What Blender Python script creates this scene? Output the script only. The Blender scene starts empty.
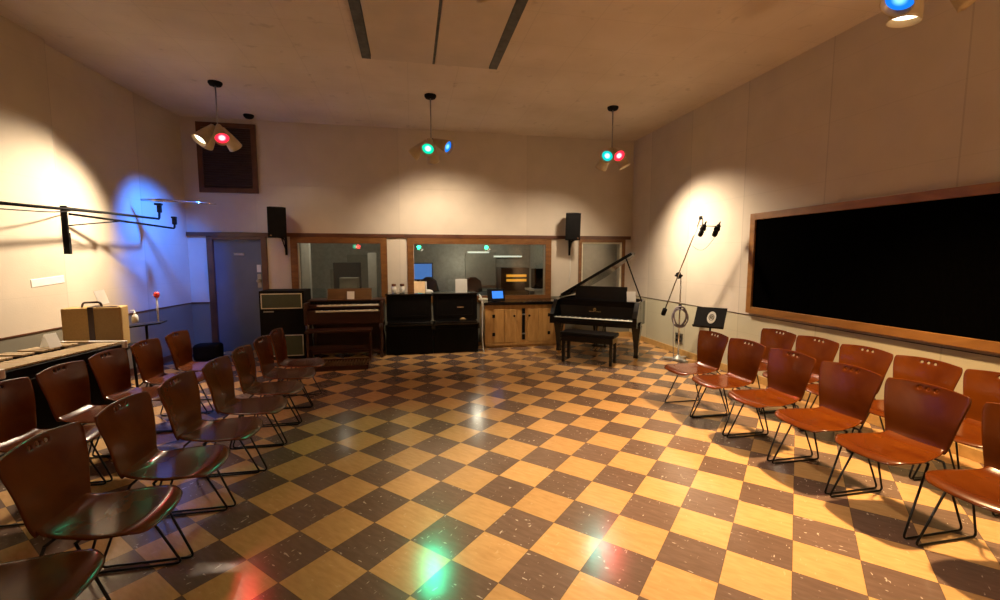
import bpy, bmesh, math, random
from mathutils import Vector, Matrix, Euler
random.seed(7)
PI = math.pi
R = math.radians
COL = bpy.context.scene.collection
V = Vector

# ------------------------------------------------------------------ materials
def new_mat(name):
    m = bpy.data.materials.new(name); m.use_nodes = True
    nt = m.node_tree
    return m, nt, nt.nodes['Principled BSDF']

def pbr(name, col, rough=.5, metal=0., noise=.12, nscale=14., stretch=(1, 1, 1), bump=0., coat=0., spec=.5, emit=None, estr=0.):
    """plain surface with a little procedural mottling"""
    m, nt, b = new_mat(name)
    tc = nt.nodes.new('ShaderNodeTexCoord'); mp = nt.nodes.new('ShaderNodeMapping')
    mp.inputs['Scale'].default_value = stretch
    nz = nt.nodes.new('ShaderNodeTexNoise'); nz.inputs['Scale'].default_value = nscale; nz.inputs['Detail'].default_value = 5
    nt.links.new(tc.outputs['Object'], mp.inputs['Vector']); nt.links.new(mp.outputs['Vector'], nz.inputs['Vector'])
    cr = nt.nodes.new('ShaderNodeValToRGB')
    lo = [max(0, c * (1 - noise)) for c in col]; hi = [min(1, c * (1 + noise)) for c in col]
    cr.color_ramp.elements[0].position = .3; cr.color_ramp.elements[1].position = .7
    cr.color_ramp.elements[0].color = (*lo, 1); cr.color_ramp.elements[1].color = (*hi, 1)
    nt.links.new(nz.outputs['Fac'], cr.inputs['Fac']); nt.links.new(cr.outputs['Color'], b.inputs['Base Color'])
    b.inputs['Roughness'].default_value = rough; b.inputs['Metallic'].default_value = metal
    b.inputs['Coat Weight'].default_value = coat; b.inputs['Coat Roughness'].default_value = .08
    b.inputs['Specular IOR Level'].default_value = spec
    if bump:
        bp = nt.nodes.new('ShaderNodeBump'); bp.inputs['Strength'].default_value = bump; bp.inputs['Distance'].default_value = .01
        nt.links.new(nz.outputs['Fac'], bp.inputs['Height']); nt.links.new(bp.outputs['Normal'], b.inputs['Normal'])
    if emit:
        b.inputs['Emission Color'].default_value = (*emit, 1); b.inputs['Emission Strength'].default_value = estr
    return m

def wood(name, dark, light, rough=.4, scale=(1, 1, 12), coat=.2, wscale=3.0):
    m, nt, b = new_mat(name)
    tc = nt.nodes.new('ShaderNodeTexCoord'); mp = nt.nodes.new('ShaderNodeMapping')
    mp.inputs['Scale'].default_value = scale
    nz = nt.nodes.new('ShaderNodeTexNoise'); nz.inputs['Scale'].default_value = wscale; nz.inputs['Detail'].default_value = 8; nz.inputs['Distortion'].default_value = .6
    cr = nt.nodes.new('ShaderNodeValToRGB')
    cr.color_ramp.elements[0].position = .3; cr.color_ramp.elements[1].position = .72
    cr.color_ramp.elements[0].color = (*dark, 1); cr.color_ramp.elements[1].color = (*light, 1)
    nt.links.new(tc.outputs['Object'], mp.inputs['Vector']); nt.links.new(mp.outputs['Vector'], nz.inputs['Vector'])
    nt.links.new(nz.outputs['Fac'], cr.inputs['Fac']); nt.links.new(cr.outputs['Color'], b.inputs['Base Color'])
    b.inputs['Roughness'].default_value = rough; b.inputs['Coat Weight'].default_value = coat; b.inputs['Coat Roughness'].default_value = .12
    return m

def mth(nt, op, a, b_=None, c=None):
    n = nt.nodes.new('ShaderNodeMath'); n.operation = op
    for i, v in enumerate((a, b_, c)):
        if v is None: continue
        if isinstance(v, (int, float)): n.inputs[i].default_value = v
        else: nt.links.new(v, n.inputs[i])
    return n.outputs[0]

def mixc(nt, fac, a, b_):
    n = nt.nodes.new('ShaderNodeMix'); n.data_type = 'RGBA'
    for s, v in ((0, fac), (6, a), (7, b_)):
        if isinstance(v, (int, float)): n.inputs[s].default_value = v
        elif isinstance(v, tuple): n.inputs[s].default_value = (*v, 1)
        else: nt.links.new(v, n.inputs[s])
    return n.outputs[2]

TILE = .305; TX, TY = .397, 2.468
def floor_material():
    m, nt, b = new_mat('checker_vinyl_tile')
    tc = nt.nodes.new('ShaderNodeTexCoord'); sp = nt.nodes.new('ShaderNodeSeparateXYZ')
    nt.links.new(tc.outputs['Object'], sp.inputs[0])
    x = mth(nt, 'SUBTRACT', sp.outputs[0], TX); y = mth(nt, 'SUBTRACT', sp.outputs[1], TY)
    k = math.sqrt(.5) / TILE
    u = mth(nt, 'MULTIPLY', mth(nt, 'SUBTRACT', x, y), k); v = mth(nt, 'MULTIPLY', mth(nt, 'ADD', x, y), k)
    fu = mth(nt, 'FLOOR', u); fv = mth(nt, 'FLOOR', v)
    par = mth(nt, 'FLOORED_MODULO', mth(nt, 'ADD', fu, fv), 2.)     # 0 = dark
    # per-tile variation
    cmb = nt.nodes.new('ShaderNodeCombineXYZ'); nt.links.new(fu, cmb.inputs[0]); nt.links.new(fv, cmb.inputs[1])
    wn = nt.nodes.new('ShaderNodeTexWhiteNoise'); wn.noise_dimensions = '2D'; nt.links.new(cmb.outputs[0], wn.inputs['Vector'])
    # white and dark flecks: stretched noise, direction turned by 90 degrees on some tiles
    uv = nt.nodes.new('ShaderNodeCombineXYZ'); nt.links.new(u, uv.inputs[0]); nt.links.new(v, uv.inputs[1])
    nt.links.new(mth(nt, 'MULTIPLY', wn.outputs['Value'], 40.), uv.inputs[2])
    def fleck(sc, rot, size, lo, hi):
        mp = nt.nodes.new('ShaderNodeMapping'); mp.inputs['Scale'].default_value = sc; mp.inputs['Rotation'].default_value = (0, 0, R(rot))
        nt.links.new(uv.outputs[0], mp.inputs['Vector'])
        nz = nt.nodes.new('ShaderNodeTexNoise'); nz.inputs['Scale'].default_value = size; nz.inputs['Detail'].default_value = 2
        nt.links.new(mp.outputs['Vector'], nz.inputs['Vector'])
        mr = nt.nodes.new('ShaderNodeMapRange'); mr.inputs['From Min'].default_value = lo; mr.inputs['From Max'].default_value = hi
        nt.links.new(nz.outputs['Fac'], mr.inputs['Value']); return mr.outputs[0]
    f1 = fleck((2.6, .8, 1), 38, 6.5, .69, .735); f2 = fleck((.9, 2.6, 1), -20, 6.0, .70, .745)
    fl = mth(nt, 'MAXIMUM', f1, f2)
    soft = fleck((1, 4, 1), 10, 3.2, .35, .75)
    light = mixc(nt, soft, (.58, .345, .145), (.49, .28, .11))
    dark = mixc(nt, soft, (.145, .092, .068), (.182, .117, .088))
    light = mixc(nt, mth(nt, 'MULTIPLY', fl, .25), light, (.8, .6, .36))
    dark = mixc(nt, mth(nt, 'MULTIPLY', fl, .8), dark, (.62, .52, .42))
    colr = mixc(nt, par, dark, light)
    var = mth(nt, 'ADD', mth(nt, 'MULTIPLY', wn.outputs['Value'], .22), .89)
    vm = nt.nodes.new('ShaderNodeVectorMath'); vm.operation = 'SCALE'
    nt.links.new(colr, vm.inputs[0]); nt.links.new(var, vm.inputs['Scale'])
    # thin dark joints
    def edge(t):
        fr = mth(nt, 'FRACT', t); return mth(nt, 'MINIMUM', fr, mth(nt, 'SUBTRACT', 1., fr))
    jn = mth(nt, 'LESS_THAN', mth(nt, 'MINIMUM', edge(u), edge(v)), .006)
    out = mixc(nt, mth(nt, 'MULTIPLY', jn, .5), vm.outputs[0], (.05, .03, .02))
    nt.links.new(out, b.inputs['Base Color'])
    # waxed: glossy with soft wear
    nz = nt.nodes.new('ShaderNodeTexNoise'); nz.inputs['Scale'].default_value = 2.2; nz.inputs['Detail'].default_value = 6
    nt.links.new(tc.outputs['Object'], nz.inputs['Vector'])
    mr = nt.nodes.new('ShaderNodeMapRange'); mr.inputs['To Min'].default_value = .10; mr.inputs['To Max'].default_value = .25
    nt.links.new(nz.outputs['Fac'], mr.inputs['Value']); nt.links.new(mr.outputs[0], b.inputs['Roughness'])
    b.inputs['Specular IOR Level'].default_value = .55
    n2 = nt.nodes.new('ShaderNodeTexNoise'); n2.inputs['Scale'].default_value = 9; nt.links.new(tc.outputs['Object'], n2.inputs['Vector'])
    hgt = mth(nt, 'ADD', mth(nt, 'MULTIPLY', wn.outputs['Value'], .25), n2.outputs['Fac'])
    bp = nt.nodes.new('ShaderNodeBump'); bp.inputs['Strength'].default_value = .05; bp.inputs['Distance'].default_value = .02
    nt.links.new(n2.outputs['Fac'], bp.inputs['Height']); nt.links.new(bp.outputs['Normal'], b.inputs['Normal'])
    return m

def wall_material(name, axis, seam, offset, upper=(.63, .55, .45), lower=(.54, .50, .36), dado=.86, split=True, panel_w=1.2):
    """painted acoustic panels: vertical seams, a change of tone panel by panel, a darker dado"""
    m, nt, b = new_mat(name)
    tc = nt.nodes.new('ShaderNodeTexCoord'); sp = nt.nodes.new('ShaderNodeSeparateXYZ'); nt.links.new(tc.outputs['Object'], sp.inputs[0])
    a = sp.outputs[axis]; z = sp.outputs[2]
    t = mth(nt, 'DIVIDE', mth(nt, 'SUBTRACT', a, offset), panel_w)
    wn = nt.nodes.new('ShaderNodeTexWhiteNoise'); wn.noise_dimensions = '1D'; nt.links.new(mth(nt, 'FLOOR', t), wn.inputs['W'])
    fr = mth(nt, 'FRACT', t); ed = mth(nt, 'MINIMUM', fr, mth(nt, 'SUBTRACT', 1., fr))
    line = mth(nt, 'LESS_THAN', ed, .006)
    zt = mth(nt, 'FRACT', mth(nt, 'DIVIDE', z, .61)); zl = mth(nt, 'LESS_THAN', mth(nt, 'MINIMUM', zt, mth(nt, 'SUBTRACT', 1., zt)), .006)
    nz = nt.nodes.new('ShaderNodeTexNoise'); nz.inputs['Scale'].default_value = 3.; nz.inputs['Detail'].default_value = 7
    nt.links.new(tc.outputs['Object'], nz.inputs['Vector'])
    base = mixc(nt, nz.outputs['Fac'], tuple(c * .88 for c in upper), tuple(c * 1.08 for c in upper))
    if split:
        low = mixc(nt, nz.outputs['Fac'], tuple(c * .9 for c in lower), tuple(c * 1.08 for c in lower))
        base = mixc(nt, mth(nt, 'LESS_THAN', z, dado), base, low)
    var = mth(nt, 'ADD', mth(nt, 'MULTIPLY', wn.outputs['Value'], .14), .91)
    vm = nt.nodes.new('ShaderNodeVectorMath'); vm.operation = 'SCALE'; nt.links.new(base, vm.inputs[0]); nt.links.new(var, vm.inputs['Scale'])
    o = mixc(nt, mth(nt, 'MULTIPLY', line, .24 * seam), vm.outputs[0], (.16, .13, .10))
    o = mixc(nt, mth(nt, 'MULTIPLY', zl, .12 * seam), o, (.2, .17, .13))
    nt.links.new(o, b.inputs['Base Color']); b.inputs['Roughness'].default_value = .75
    b.inputs['Specular IOR Level'].default_value = .25
    n2 = nt.nodes.new('ShaderNodeTexVoronoi'); n2.inputs['Scale'].default_value = 60; nt.links.new(tc.outputs['Object'], n2.inputs['Vector'])
    bp = nt.nodes.new('ShaderNodeBump'); bp.inputs['Strength'].default_value = .12; bp.inputs['Distance'].default_value = .004
    nt.links.new(n2.outputs['Distance'], bp.inputs['Height']); nt.links.new(bp.outputs['Normal'], b.inputs['Normal'])
    return m

def ceiling_material():
    m, nt, b = new_mat('acoustic_ceiling_tile')
    tc = nt.nodes.new('ShaderNodeTexCoord'); sp = nt.nodes.new('ShaderNodeSeparateXYZ'); nt.links.new(tc.outputs['Object'], sp.inputs[0])
    def ln(o, w, th):
        f = mth(nt, 'FRACT', mth(nt, 'DIVIDE', o, w)); return mth(nt, 'LESS_THAN', mth(nt, 'MINIMUM', f, mth(nt, 'SUBTRACT', 1., f)), th)
    g = mth(nt, 'MAXIMUM', ln(sp.outputs[0], .61, .006), ln(sp.outputs[1], .61, .006))
    nz = nt.nodes.new('ShaderNodeTexNoise'); nz.inputs['Scale'].default_value = 1.4; nz.inputs['Detail'].default_value = 8; nt.links.new(tc.outputs['Object'], nz.inputs['Vector'])
    mr = nt.nodes.new('ShaderNodeMapRange'); mr.inputs['From Min'].default_value = .3; mr.inputs['From Max'].default_value = .7; nt.links.new(nz.outputs['Fac'], mr.inputs['Value'])
    base = mixc(nt, mr.outputs[0], (.60, .51, .40), (.70, .61, .50))
    n3 = nt.nodes.new('ShaderNodeTexNoise'); n3.inputs['Scale'].default_value = 6.; n3.inputs['Detail'].default_value = 3; nt.links.new(tc.outputs['Object'], n3.inputs['Vector'])
    sm = nt.nodes.new('ShaderNodeMapRange'); sm.inputs['From Min'].default_value = .66; sm.inputs['From Max'].default_value = .74; nt.links.new(n3.outputs['Fac'], sm.inputs['Value'])
    base = mixc(nt, mth(nt, 'MULTIPLY', sm.outputs[0], .3), base, (.3, .24, .17))
    o = mixc(nt, mth(nt, 'MULTIPLY', g, .16), base, (.2, .16, .11))
    nt.links.new(o, b.inputs['Base Color']); b.inputs['Roughness'].default_value = .85; b.inputs['Specular IOR Level'].default_value = .2
    return m

def glass_material(name, tint=(.76, .74, .67), rmin=.07):
    m = bpy.data.materials.new(name); m.use_nodes = True; nt = m.node_tree; nt.nodes.clear()
    o = nt.nodes.new('ShaderNodeOutputMaterial'); mx = nt.nodes.new('ShaderNodeMixShader')
    tr = nt.nodes.new('ShaderNodeBsdfTransparent'); gl = nt.nodes.new('ShaderNodeBsdfGlossy'); lw = nt.nodes.new('ShaderNodeFresnel')
    lw.inputs['IOR'].default_value = 1.5; gl.inputs['Roughness'].default_value = .01
    nz = nt.nodes.new('ShaderNodeTexNoise'); nz.inputs['Scale'].default_value = 3.
    mr = nt.nodes.new('ShaderNodeMapRange'); mr.inputs['To Min'].default_value = .9; mr.inputs['To Max'].default_value = 1.; nt.links.new(nz.outputs['Fac'], mr.inputs['Value'])
    vm = nt.nodes.new('ShaderNodeVectorMath'); vm.operation = 'SCALE'; vm.inputs[0].default_value = tint; nt.links.new(mr.outputs[0], vm.inputs['Scale'])
    nt.links.new(vm.outputs[0], tr.inputs['Color'])
    f = mth(nt, 'ADD', mth(nt, 'MULTIPLY', lw.outputs[0], 1.6), rmin)
    nt.links.new(f, mx.inputs[0]); nt.links.new(tr.outputs[0], mx.inputs[1]); nt.links.new(gl.outputs[0], mx.inputs[2]); nt.links.new(mx.outputs[0], o.inputs[0])
    return m

def lens_material(name, col, strength, core):
    """lit lamp lens: hot near the middle (object-space radius), coloured gel outside"""
    m = bpy.data.materials.new(name); m.use_nodes = True; nt = m.node_tree; nt.nodes.clear()
    o = nt.nodes.new('ShaderNodeOutputMaterial'); e = nt.nodes.new('ShaderNodeEmission')
    tc = nt.nodes.new('ShaderNodeTexCoord'); ln = nt.nodes.new('ShaderNodeVectorMath'); ln.operation = 'LENGTH'
    sp = nt.nodes.new('ShaderNodeSeparateXYZ'); cb = nt.nodes.new('ShaderNodeCombineXYZ')
    nt.links.new(tc.outputs['Object'], sp.inputs[0]); nt.links.new(sp.outputs[0], cb.inputs[0]); nt.links.new(sp.outputs[1], cb.inputs[1])
    nt.links.new(cb.outputs[0], ln.inputs[0])
    mr = nt.nodes.new('ShaderNodeMapRange'); mr.inputs['From Min'].default_value = .012; mr.inputs['From Max'].default_value = .05
    mr.inputs['To Min'].default_value = 1.; mr.inputs['To Max'].default_value = 0.
    nt.links.new(ln.outputs['Value'], mr.inputs['Value'])
    c = mixc(nt, mr.outputs[0], col, core)
    nt.links.new(c, e.inputs['Color'])
    nt.links.new(mth(nt, 'MULTIPLY_ADD', mr.outputs[0], strength * 1.5, strength), e.inputs['Strength'])
    nt.links.new(e.outputs[0], o.inputs[0])
    return m

M = {}
M['floor'] = floor_material()
M['ceiling'] = ceiling_material()
M['wall_left'] = wall_material('painted_panel_left', 1, .8, 5.82, panel_w=1.54, upper=(.62, .54, .43), lower=(.20, .185, .14))
M['wall_right'] = wall_material('painted_panel_right', 1, 1., 5.31, panel_w=1.2)
M['wall_back'] = wall_material('painted_plaster_back', 0, .25, -.2, panel_w=2.4, upper=(.63, .55, .45), lower=(.20, .185, .14))
M['wall_front'] = wall_material('painted_plaster_front', 0, .25, 0, panel_w=1.2)
M['booth_wall'] = pbr('grey_booth_wall', (.42, .42, .38), .8)
M['booth_floor'] = pbr('dark_carpet', (.10, .10, .10), .95, nscale=60)
M['trim'] = wood('dark_stained_trim', (.060, .018, .008), (.13, .045, .018), .4, (1, 1, 1))
M['frame'] = wood('oak_window_frame', (.125, .046, .010), (.21, .088, .022), .38, (2, 2, 8))
M['boardframe'] = wood('honey_oak_board_frame', (.21, .088, .018), (.33, .15, .038), .4, (3, 1, 3))
M['pine'] = wood('knotty_pine', (.40, .20, .055), (.58, .33, .11), .4, (5, 5, 1.0), wscale=3.)
M['basewood'] = wood('yellow_pine_baseboard', (.42, .24, .07), (.58, .36, .13), .45, (1, 4, 4))
M['chair'] = wood('cherry_bent_plywood', (.070, .0130, .0012), (.122, .0300, .0026), .24, (2.2, 1, 1), coat=.16, wscale=4.)
M['chair'].node_tree.nodes['Principled BSDF'].inputs['Specular IOR Level'].default_value = .2
M['chair'].node_tree.nodes['Principled BSDF'].inputs['Coat Roughness'].default_value = .07
M['wire'] = pbr('black_wire', (.012, .011, .011), .32, .6, .1)
M['rubber'] = pbr('black_rubber', (.015, .015, .015), .7)
M['black'] = pbr('black_lacquer', (.005, .0045, .0045), .16, 0, .2, coat=.2, spec=.35)
M['satin'] = pbr('black_satin', (.006, .0055, .0055), .42, 0, .2, spec=.1)
M['matte'] = pbr('black_matte_paint', (.006, .0055, .0055), .75, 0, .2, spec=.12)
M['cloth'] = pbr('black_stretched_cloth', (.0012, .0011, .0011), 1., 0, .3, nscale=60, spec=.0)
M['tolex'] = pbr('dark_grille_cloth', (.07, .085, .05), .85, 0, .35, nscale=220)
M['cream'] = pbr('cream_piping', (.68, .64, .48), .5)
M['mahog'] = wood('dark_mahogany', (.028, .007, .0035), (.058, .015, .007), .35, (1, 6, 6), coat=.2)
M['walnut'] = wood('brown_music_desk', (.085, .042, .014), (.13, .068, .024), .4, (1, 6, 6))  # brown wood for the music desk and pedals
M['ivory'] = pbr('ivory_keys', (.82, .78, .66), .25, 0, .05)
M['gold'] = pbr('gold_leaf', (.75, .52, .18), .3, .9, .1)
M['bronze'] = pbr('bronze_plate', (.45, .30, .10), .35, .8, .15)
M['chrome'] = pbr('chrome', (.72, .72, .72), .16, 1., .05)
M['steel'] = pbr('grey_steel', (.33, .32, .30), .35, .9, .1)
M['ironcast'] = pbr('grey_cast_iron', (.35, .34, .31), .45, .5, .2)
M['paper'] = pbr('white_paper', (.85, .85, .82), .8, 0, .03)
def translucent(m, f):
    nt = m.node_tree; b = nt.nodes['Principled BSDF']; o = nt.nodes['Material Output']
    tr = nt.nodes.new('ShaderNodeBsdfTranslucent'); mx = nt.nodes.new('ShaderNodeMixShader'); mx.inputs[0].default_value = f
    tr.inputs['Color'].default_value = (.9, .9, .88, 1)
    nt.links.new(b.outputs[0], mx.inputs[1]); nt.links.new(tr.outputs[0], mx.inputs[2]); nt.links.new(mx.outputs[0], o.inputs[0])
translucent(M['paper'], .45)
M['tanpaper'] = pbr('tan_card', (.80, .58, .33), .7, 0, .15, nscale=8)
M['white'] = pbr('white_enamel', (.80, .79, .75), .35, 0, .05)
M['tweed'] = pbr('tan_tweed', (.42, .27, .09), .75, 0, .22, nscale=180, bump=.3)
M['leather'] = pbr('dark_leather', (.045, .020, .012), .5)
M['grille'] = pbr('brown_grille_cloth', (.30, .20, .08), .85, 0, .2, nscale=200)
M['bars'] = pbr('rosewood_bar_tan', (.50, .38, .22), .35, 0, .18, nscale=10, stretch=(1, 10, 1), coat=.3)
M['red'] = pbr('red_rubber', (.75, .05, .06), .45)
M['doorpaint'] = pbr('grey_blue_door_paint', (.12, .145, .19), .5, 0, .06, nscale=4)
M['shutter'] = wood('dark_brown_louver', (.030, .012, .006), (.060, .024, .011), .6, (1, 1, 9))
M['shade'] = pbr('tan_enamel_shade', (.50, .40, .24), .4, .1, .1)
M['plastic'] = pbr('clear_plastic', (.75, .76, .72), .2, 0, .05)
M['cable'] = pbr('grey_violet_cable', (.20, .16, .19), .5)
M['metalgap'] = pbr('galvanized_channel', (.10, .105, .095), .5, .5, .25)
M['panelwhite'] = pbr('painted_hatch_panel', (.56, .48, .38), .8, 0, .06, nscale=3)
M['greypanel'] = pbr('grey_felt_panel', (.30, .30, .26), .8, 0, .08)
M['chairdark'] = pbr('dark_office_fabric', (.025, .028, .03), .8)
M['jarglass'] = pbr('pale_jar_glass', (.70, .68, .62), .1, 0, .1)
M['glass'] = glass_material('studio_window_glass')
M['glass_dim'] = glass_material('side_window_glass', (.45, .46, .42), .08)
M['screen'] = pbr('blue_monitor_picture', (.02, .05, .1), .3, 0, .1, emit=(.10, .32, .95), estr=1.2)
M['tablet_screen'] = pbr('blue_tablet_picture', (.02, .05, .1), .3, 0, .1, emit=(.03, .25, .95), estr=1.6)
M['amber_led'] = pbr('amber_meter', (.1, .05, 0), .4, emit=(1, .45, .04), estr=1.6)
M['tube'] = pbr('glowing_strip', (.8, .8, .8), .4, emit=(.85, 1, .85), estr=1.6)

# ------------------------------------------------------------------ mesh helpers
def BM(): return bmesh.new()

def bx(bm, c, s, rot=None, bev=0., seg=2):
    g = bmesh.ops.create_cube(bm, size=1.); vs = g['verts']
    Mx = Matrix.Translation(V(c)) @ ((rot.to_4x4() if rot is not None else Matrix.Identity(4))) @ Matrix.Diagonal((s[0], s[1], s[2], 1))
    bmesh.ops.transform(bm, matrix=Mx, verts=vs)
    if bev > 0:
        es = list({e for v in vs for e in v.link_edges})
        bmesh.ops.bevel(bm, geom=es, offset=bev, segments=seg, affect='EDGES', profile=.5)
    return bm

def b2(bm, a, b, bev=0.):      # box from corner to corner
    c = [(a[i] + b[i]) / 2 for i in range(3)]; s = [abs(b[i] - a[i]) for i in range(3)]
    return bx(bm, c, s, None, bev)

def fillet(pts, r, n=4, closed=False):
    pts = [V(p) for p in pts]; out = []; L = len(pts)
    for i, p in enumerate(pts):
        if not closed and i in (0, L - 1): out.append(p); continue
        a = (pts[i - 1] - p); b = (pts[(i + 1) % L] - p)
        d = min(r, a.length * .45, b.length * .45)
        pa = p + a.normalized() * d; pb = p + b.normalized() * d
        for k in range(n + 1):
            t = k / n; out.append(pa * (1 - t) ** 2 + p * 2 * t * (1 - t) + pb * t * t)
    return out

def tube(bm, pts, r, seg=8, closed=False, cap=True):
    pts = [V(p) for p in pts]; n = len(pts)
    rs = r if isinstance(r, (list, tuple)) else [r] * n
    tan = []
    for i in range(n):
        a = pts[i - 1] if (i > 0 or closed) else pts[i]; b = pts[(i + 1) % n] if (i < n - 1 or closed) else pts[i]
        tan.append((b - a).normalized())
    up = V((0, 0, 1)) if abs(tan[0].z) < .9 else V((1, 0, 0))
    nrm = (up - tan[0] * up.dot(tan[0])).normalized(); rings = []
    for i in range(n):
        nrm = (nrm - tan[i] * nrm.dot(tan[i]))
        nrm = nrm.normalized() if nrm.length > 1e-6 else tan[i].orthogonal().normalized()
        bi = tan[i].cross(nrm)
        rings.append([bm.verts.new(pts[i] + (nrm * math.cos(2 * PI * k / seg) + bi * math.sin(2 * PI * k / seg)) * rs[i]) for k in range(seg)])
    for i in range(n if closed else n - 1):
        A = rings[i]; B = rings[(i + 1) % n]
        for k in range(seg):
            f = bm.faces.new((A[k], A[(k + 1) % seg], B[(k + 1) % seg], B[k])); f.smooth = True
    if cap and not closed:
        bm.faces.new(rings[0][::-1]); bm.faces.new(rings[-1])
    return bm

def lathe(bm, prof, seg=20, mx=None, cap=True):
    mx = mx or Matrix.Identity(4); rings = []
    for r, z in prof:
        rings.append([bm.verts.new(mx @ V((max(r, 1e-4) * math.cos(2 * PI * k / seg), max(r, 1e-4) * math.sin(2 * PI * k / seg), z))) for k in range(seg)])
    for A, B in zip(rings, rings[1:]):
        for k in range(seg):
            f = bm.faces.new((A[k], A[(k + 1) % seg], B[(k + 1) % seg], B[k])); f.smooth = True
    if cap:
        bm.faces.new(rings[0][::-1]); bm.faces.new(rings[-1])
    return bm

def prism(bm, poly, z0, z1, mx=None):
    mx = mx or Matrix.Identity(4)
    A = [bm.verts.new(mx @ V((x, y, z0))) for x, y in poly]; B = [bm.verts.new(mx @ V((x, y, z1))) for x, y in poly]; n = len(poly)
    bm.faces.new(A[::-1]); bm.faces.new(B)
    for i in range(n): bm.faces.new((A[i], A[(i + 1) % n], B[(i + 1) % n], B[i]))
    return bm

def ring_prism(bm, outer, inner, z0, z1):
    n = len(outer)
    O0 = [bm.verts.new((x, y, z0)) for x, y in outer]; O1 = [bm.verts.new((x, y, z1)) for x, y in outer]
    I0 = [bm.verts.new((x, y, z0)) for x, y in inner]; I1 = [bm.verts.new((x, y, z1)) for x, y in inner]
    for i in range(n):
        j = (i + 1) % n
        bm.faces.new((O0[i], O0[j], O1[j], O1[i])); bm.faces.new((I0[j], I0[i], I1[i], I1[j]))
        bm.faces.new((O1[i], O1[j], I1[j], I1[i])); bm.faces.new((O0[j], O0[i], I0[i], I0[j]))
    return bm

def frame_bm(x0, x1, z0, z1, w, y0, y1, bm=None, bottom=True):
    """rectangular frame in the XZ plane"""
    bm = bm or BM()
    b2(bm, (x0, y0, z0), (x0 + w, y1, z1)); b2(bm, (x1 - w, y0, z0), (x1, y1, z1))
    b2(bm, (x0 + w, y0, z1 - w), (x1 - w, y1, z1))
    if bottom: b2(bm, (x0 + w, y0, z0), (x1 - w, y1, z0 + w))
    return bm

def obj(name, bm, mat, parent=None, loc=None, rot=None, smooth=False):
    bmesh.ops.recalc_face_normals(bm, faces=bm.faces[:])
    me = bpy.data.meshes.new(name); bm.to_mesh(me); bm.free()
    me.materials.append(mat)
    o = bpy.data.objects.new(name, me); COL.objects.link(o)
    if parent: o.parent = parent
    if loc is not None: o.location = loc
    if rot is not None: o.rotation_euler = rot
    if smooth:
        for p in me.polygons: p.use_smooth = True
    return o

def thing(name, label, cat, loc=(0, 0, 0), rz=0., group=None):
    o = bpy.data.objects.new(name, None); COL.objects.link(o); o.empty_display_size = .1
    o.location = loc; o.rotation_euler = (0, 0, rz); o['label'] = label; o['category'] = cat
    if group: o['group'] = group
    return o

def tag(o, label, cat, group=None):
    o['label'] = label; o['category'] = cat
    if group: o['group'] = group
    return o

def struct(name, bm, mat, parent=None, label=None):
    o = obj(name, bm, mat, parent)
    if not parent: o['kind'] = 'structure'
    if label: o['label'] = label
    return o

def dup(root, loc, rz, label, group=None):
    r = root.copy(); COL.objects.link(r); r.location = loc; r.rotation_euler = (0, 0, rz); r['label'] = label
    if group: r['group'] = group
    for ch in list(root.children):
        c = ch.copy(); COL.objects.link(c); c.parent = r
        for g in list(ch.children):
            d = g.copy(); COL.objects.link(d); d.parent = c
    return r

# ------------------------------------------------------------------ room shell
XL, XR, YB, YF, ZC = -3.8, 4.4, 8.4, -4.2, 3.93
bm = BM(); b2(bm, (-4.1, YF - .2, -.12), (4.7, YB + .001, 0)); o = struct('floor', bm, M['floor'], label='brown and tan checkered vinyl tile floor laid diagonally')
bm = BM(); b2(bm, (-4.1, YF - .2, ZC), (4.7, YB + .16, ZC + .12)); struct('ceiling', bm, M['ceiling'], label='tan acoustic tile ceiling')

# left wall: sawtooth of tall panels
bm = BM(); edges = [YF, -1.9, -.35, 1.2, 2.74, 4.28, 5.82, 7.36, YB]
pts = []
for i, (a, b_) in enumerate(zip(edges, edges[1:])):
    last = i == len(edges) - 2
    pts.append((-3.86 if not last else -3.79, a)); pts.append((-3.79 if not last else -3.68, b_))
poly = [(-4.1, YF)] + pts + [(-4.1, YB)]
prism(bm, poly, 0, ZC); struct('wall_left', bm, M['wall_left'], label='cream left wall of tall slightly angled acoustic panels')
bm = BM(); b2(bm, (XR, YF, 0), (XR + .15, YB, ZC)); struct('wall_right', bm, M['wall_right'], label='cream right wall of tall painted panels')
bm = BM(); b2(bm, (-4.1, YF - .15, 0), (4.7, YF, ZC)); struct('wall_front', bm, M['wall_front'])
# back wall with openings
open_ = [(-1.96, -.54, .86, 1.92), (.05, 2.58, .86, 1.92), (3.34, 4.17, .86, 1.92), (-3.30, -2.54, 0, 1.94)]
xs = sorted({-3.80, 4.55, *[v for o_ in open_ for v in o_[:2]]}); zs = sorted({0, ZC, *[v for o_ in open_ for v in o_[2:]]})
bm = BM()
for a, b_ in zip(xs, xs[1:]):
    for c, d in zip(zs, zs[1:]):
        mx, mz = (a + b_) / 2, (c + d) / 2
        if any(o_[0] < mx < o_[1] and o_[2] < mz < o_[3] for o_ in open_): continue
        b2(bm, (a, YB, c), (b_, YB + .15, d))
bmesh.ops.remove_doubles(bm, verts=bm.verts[:], dist=1e-4)
struct('wall_back', bm, M['wall_back'], label='cream back wall with door and windows')

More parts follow.
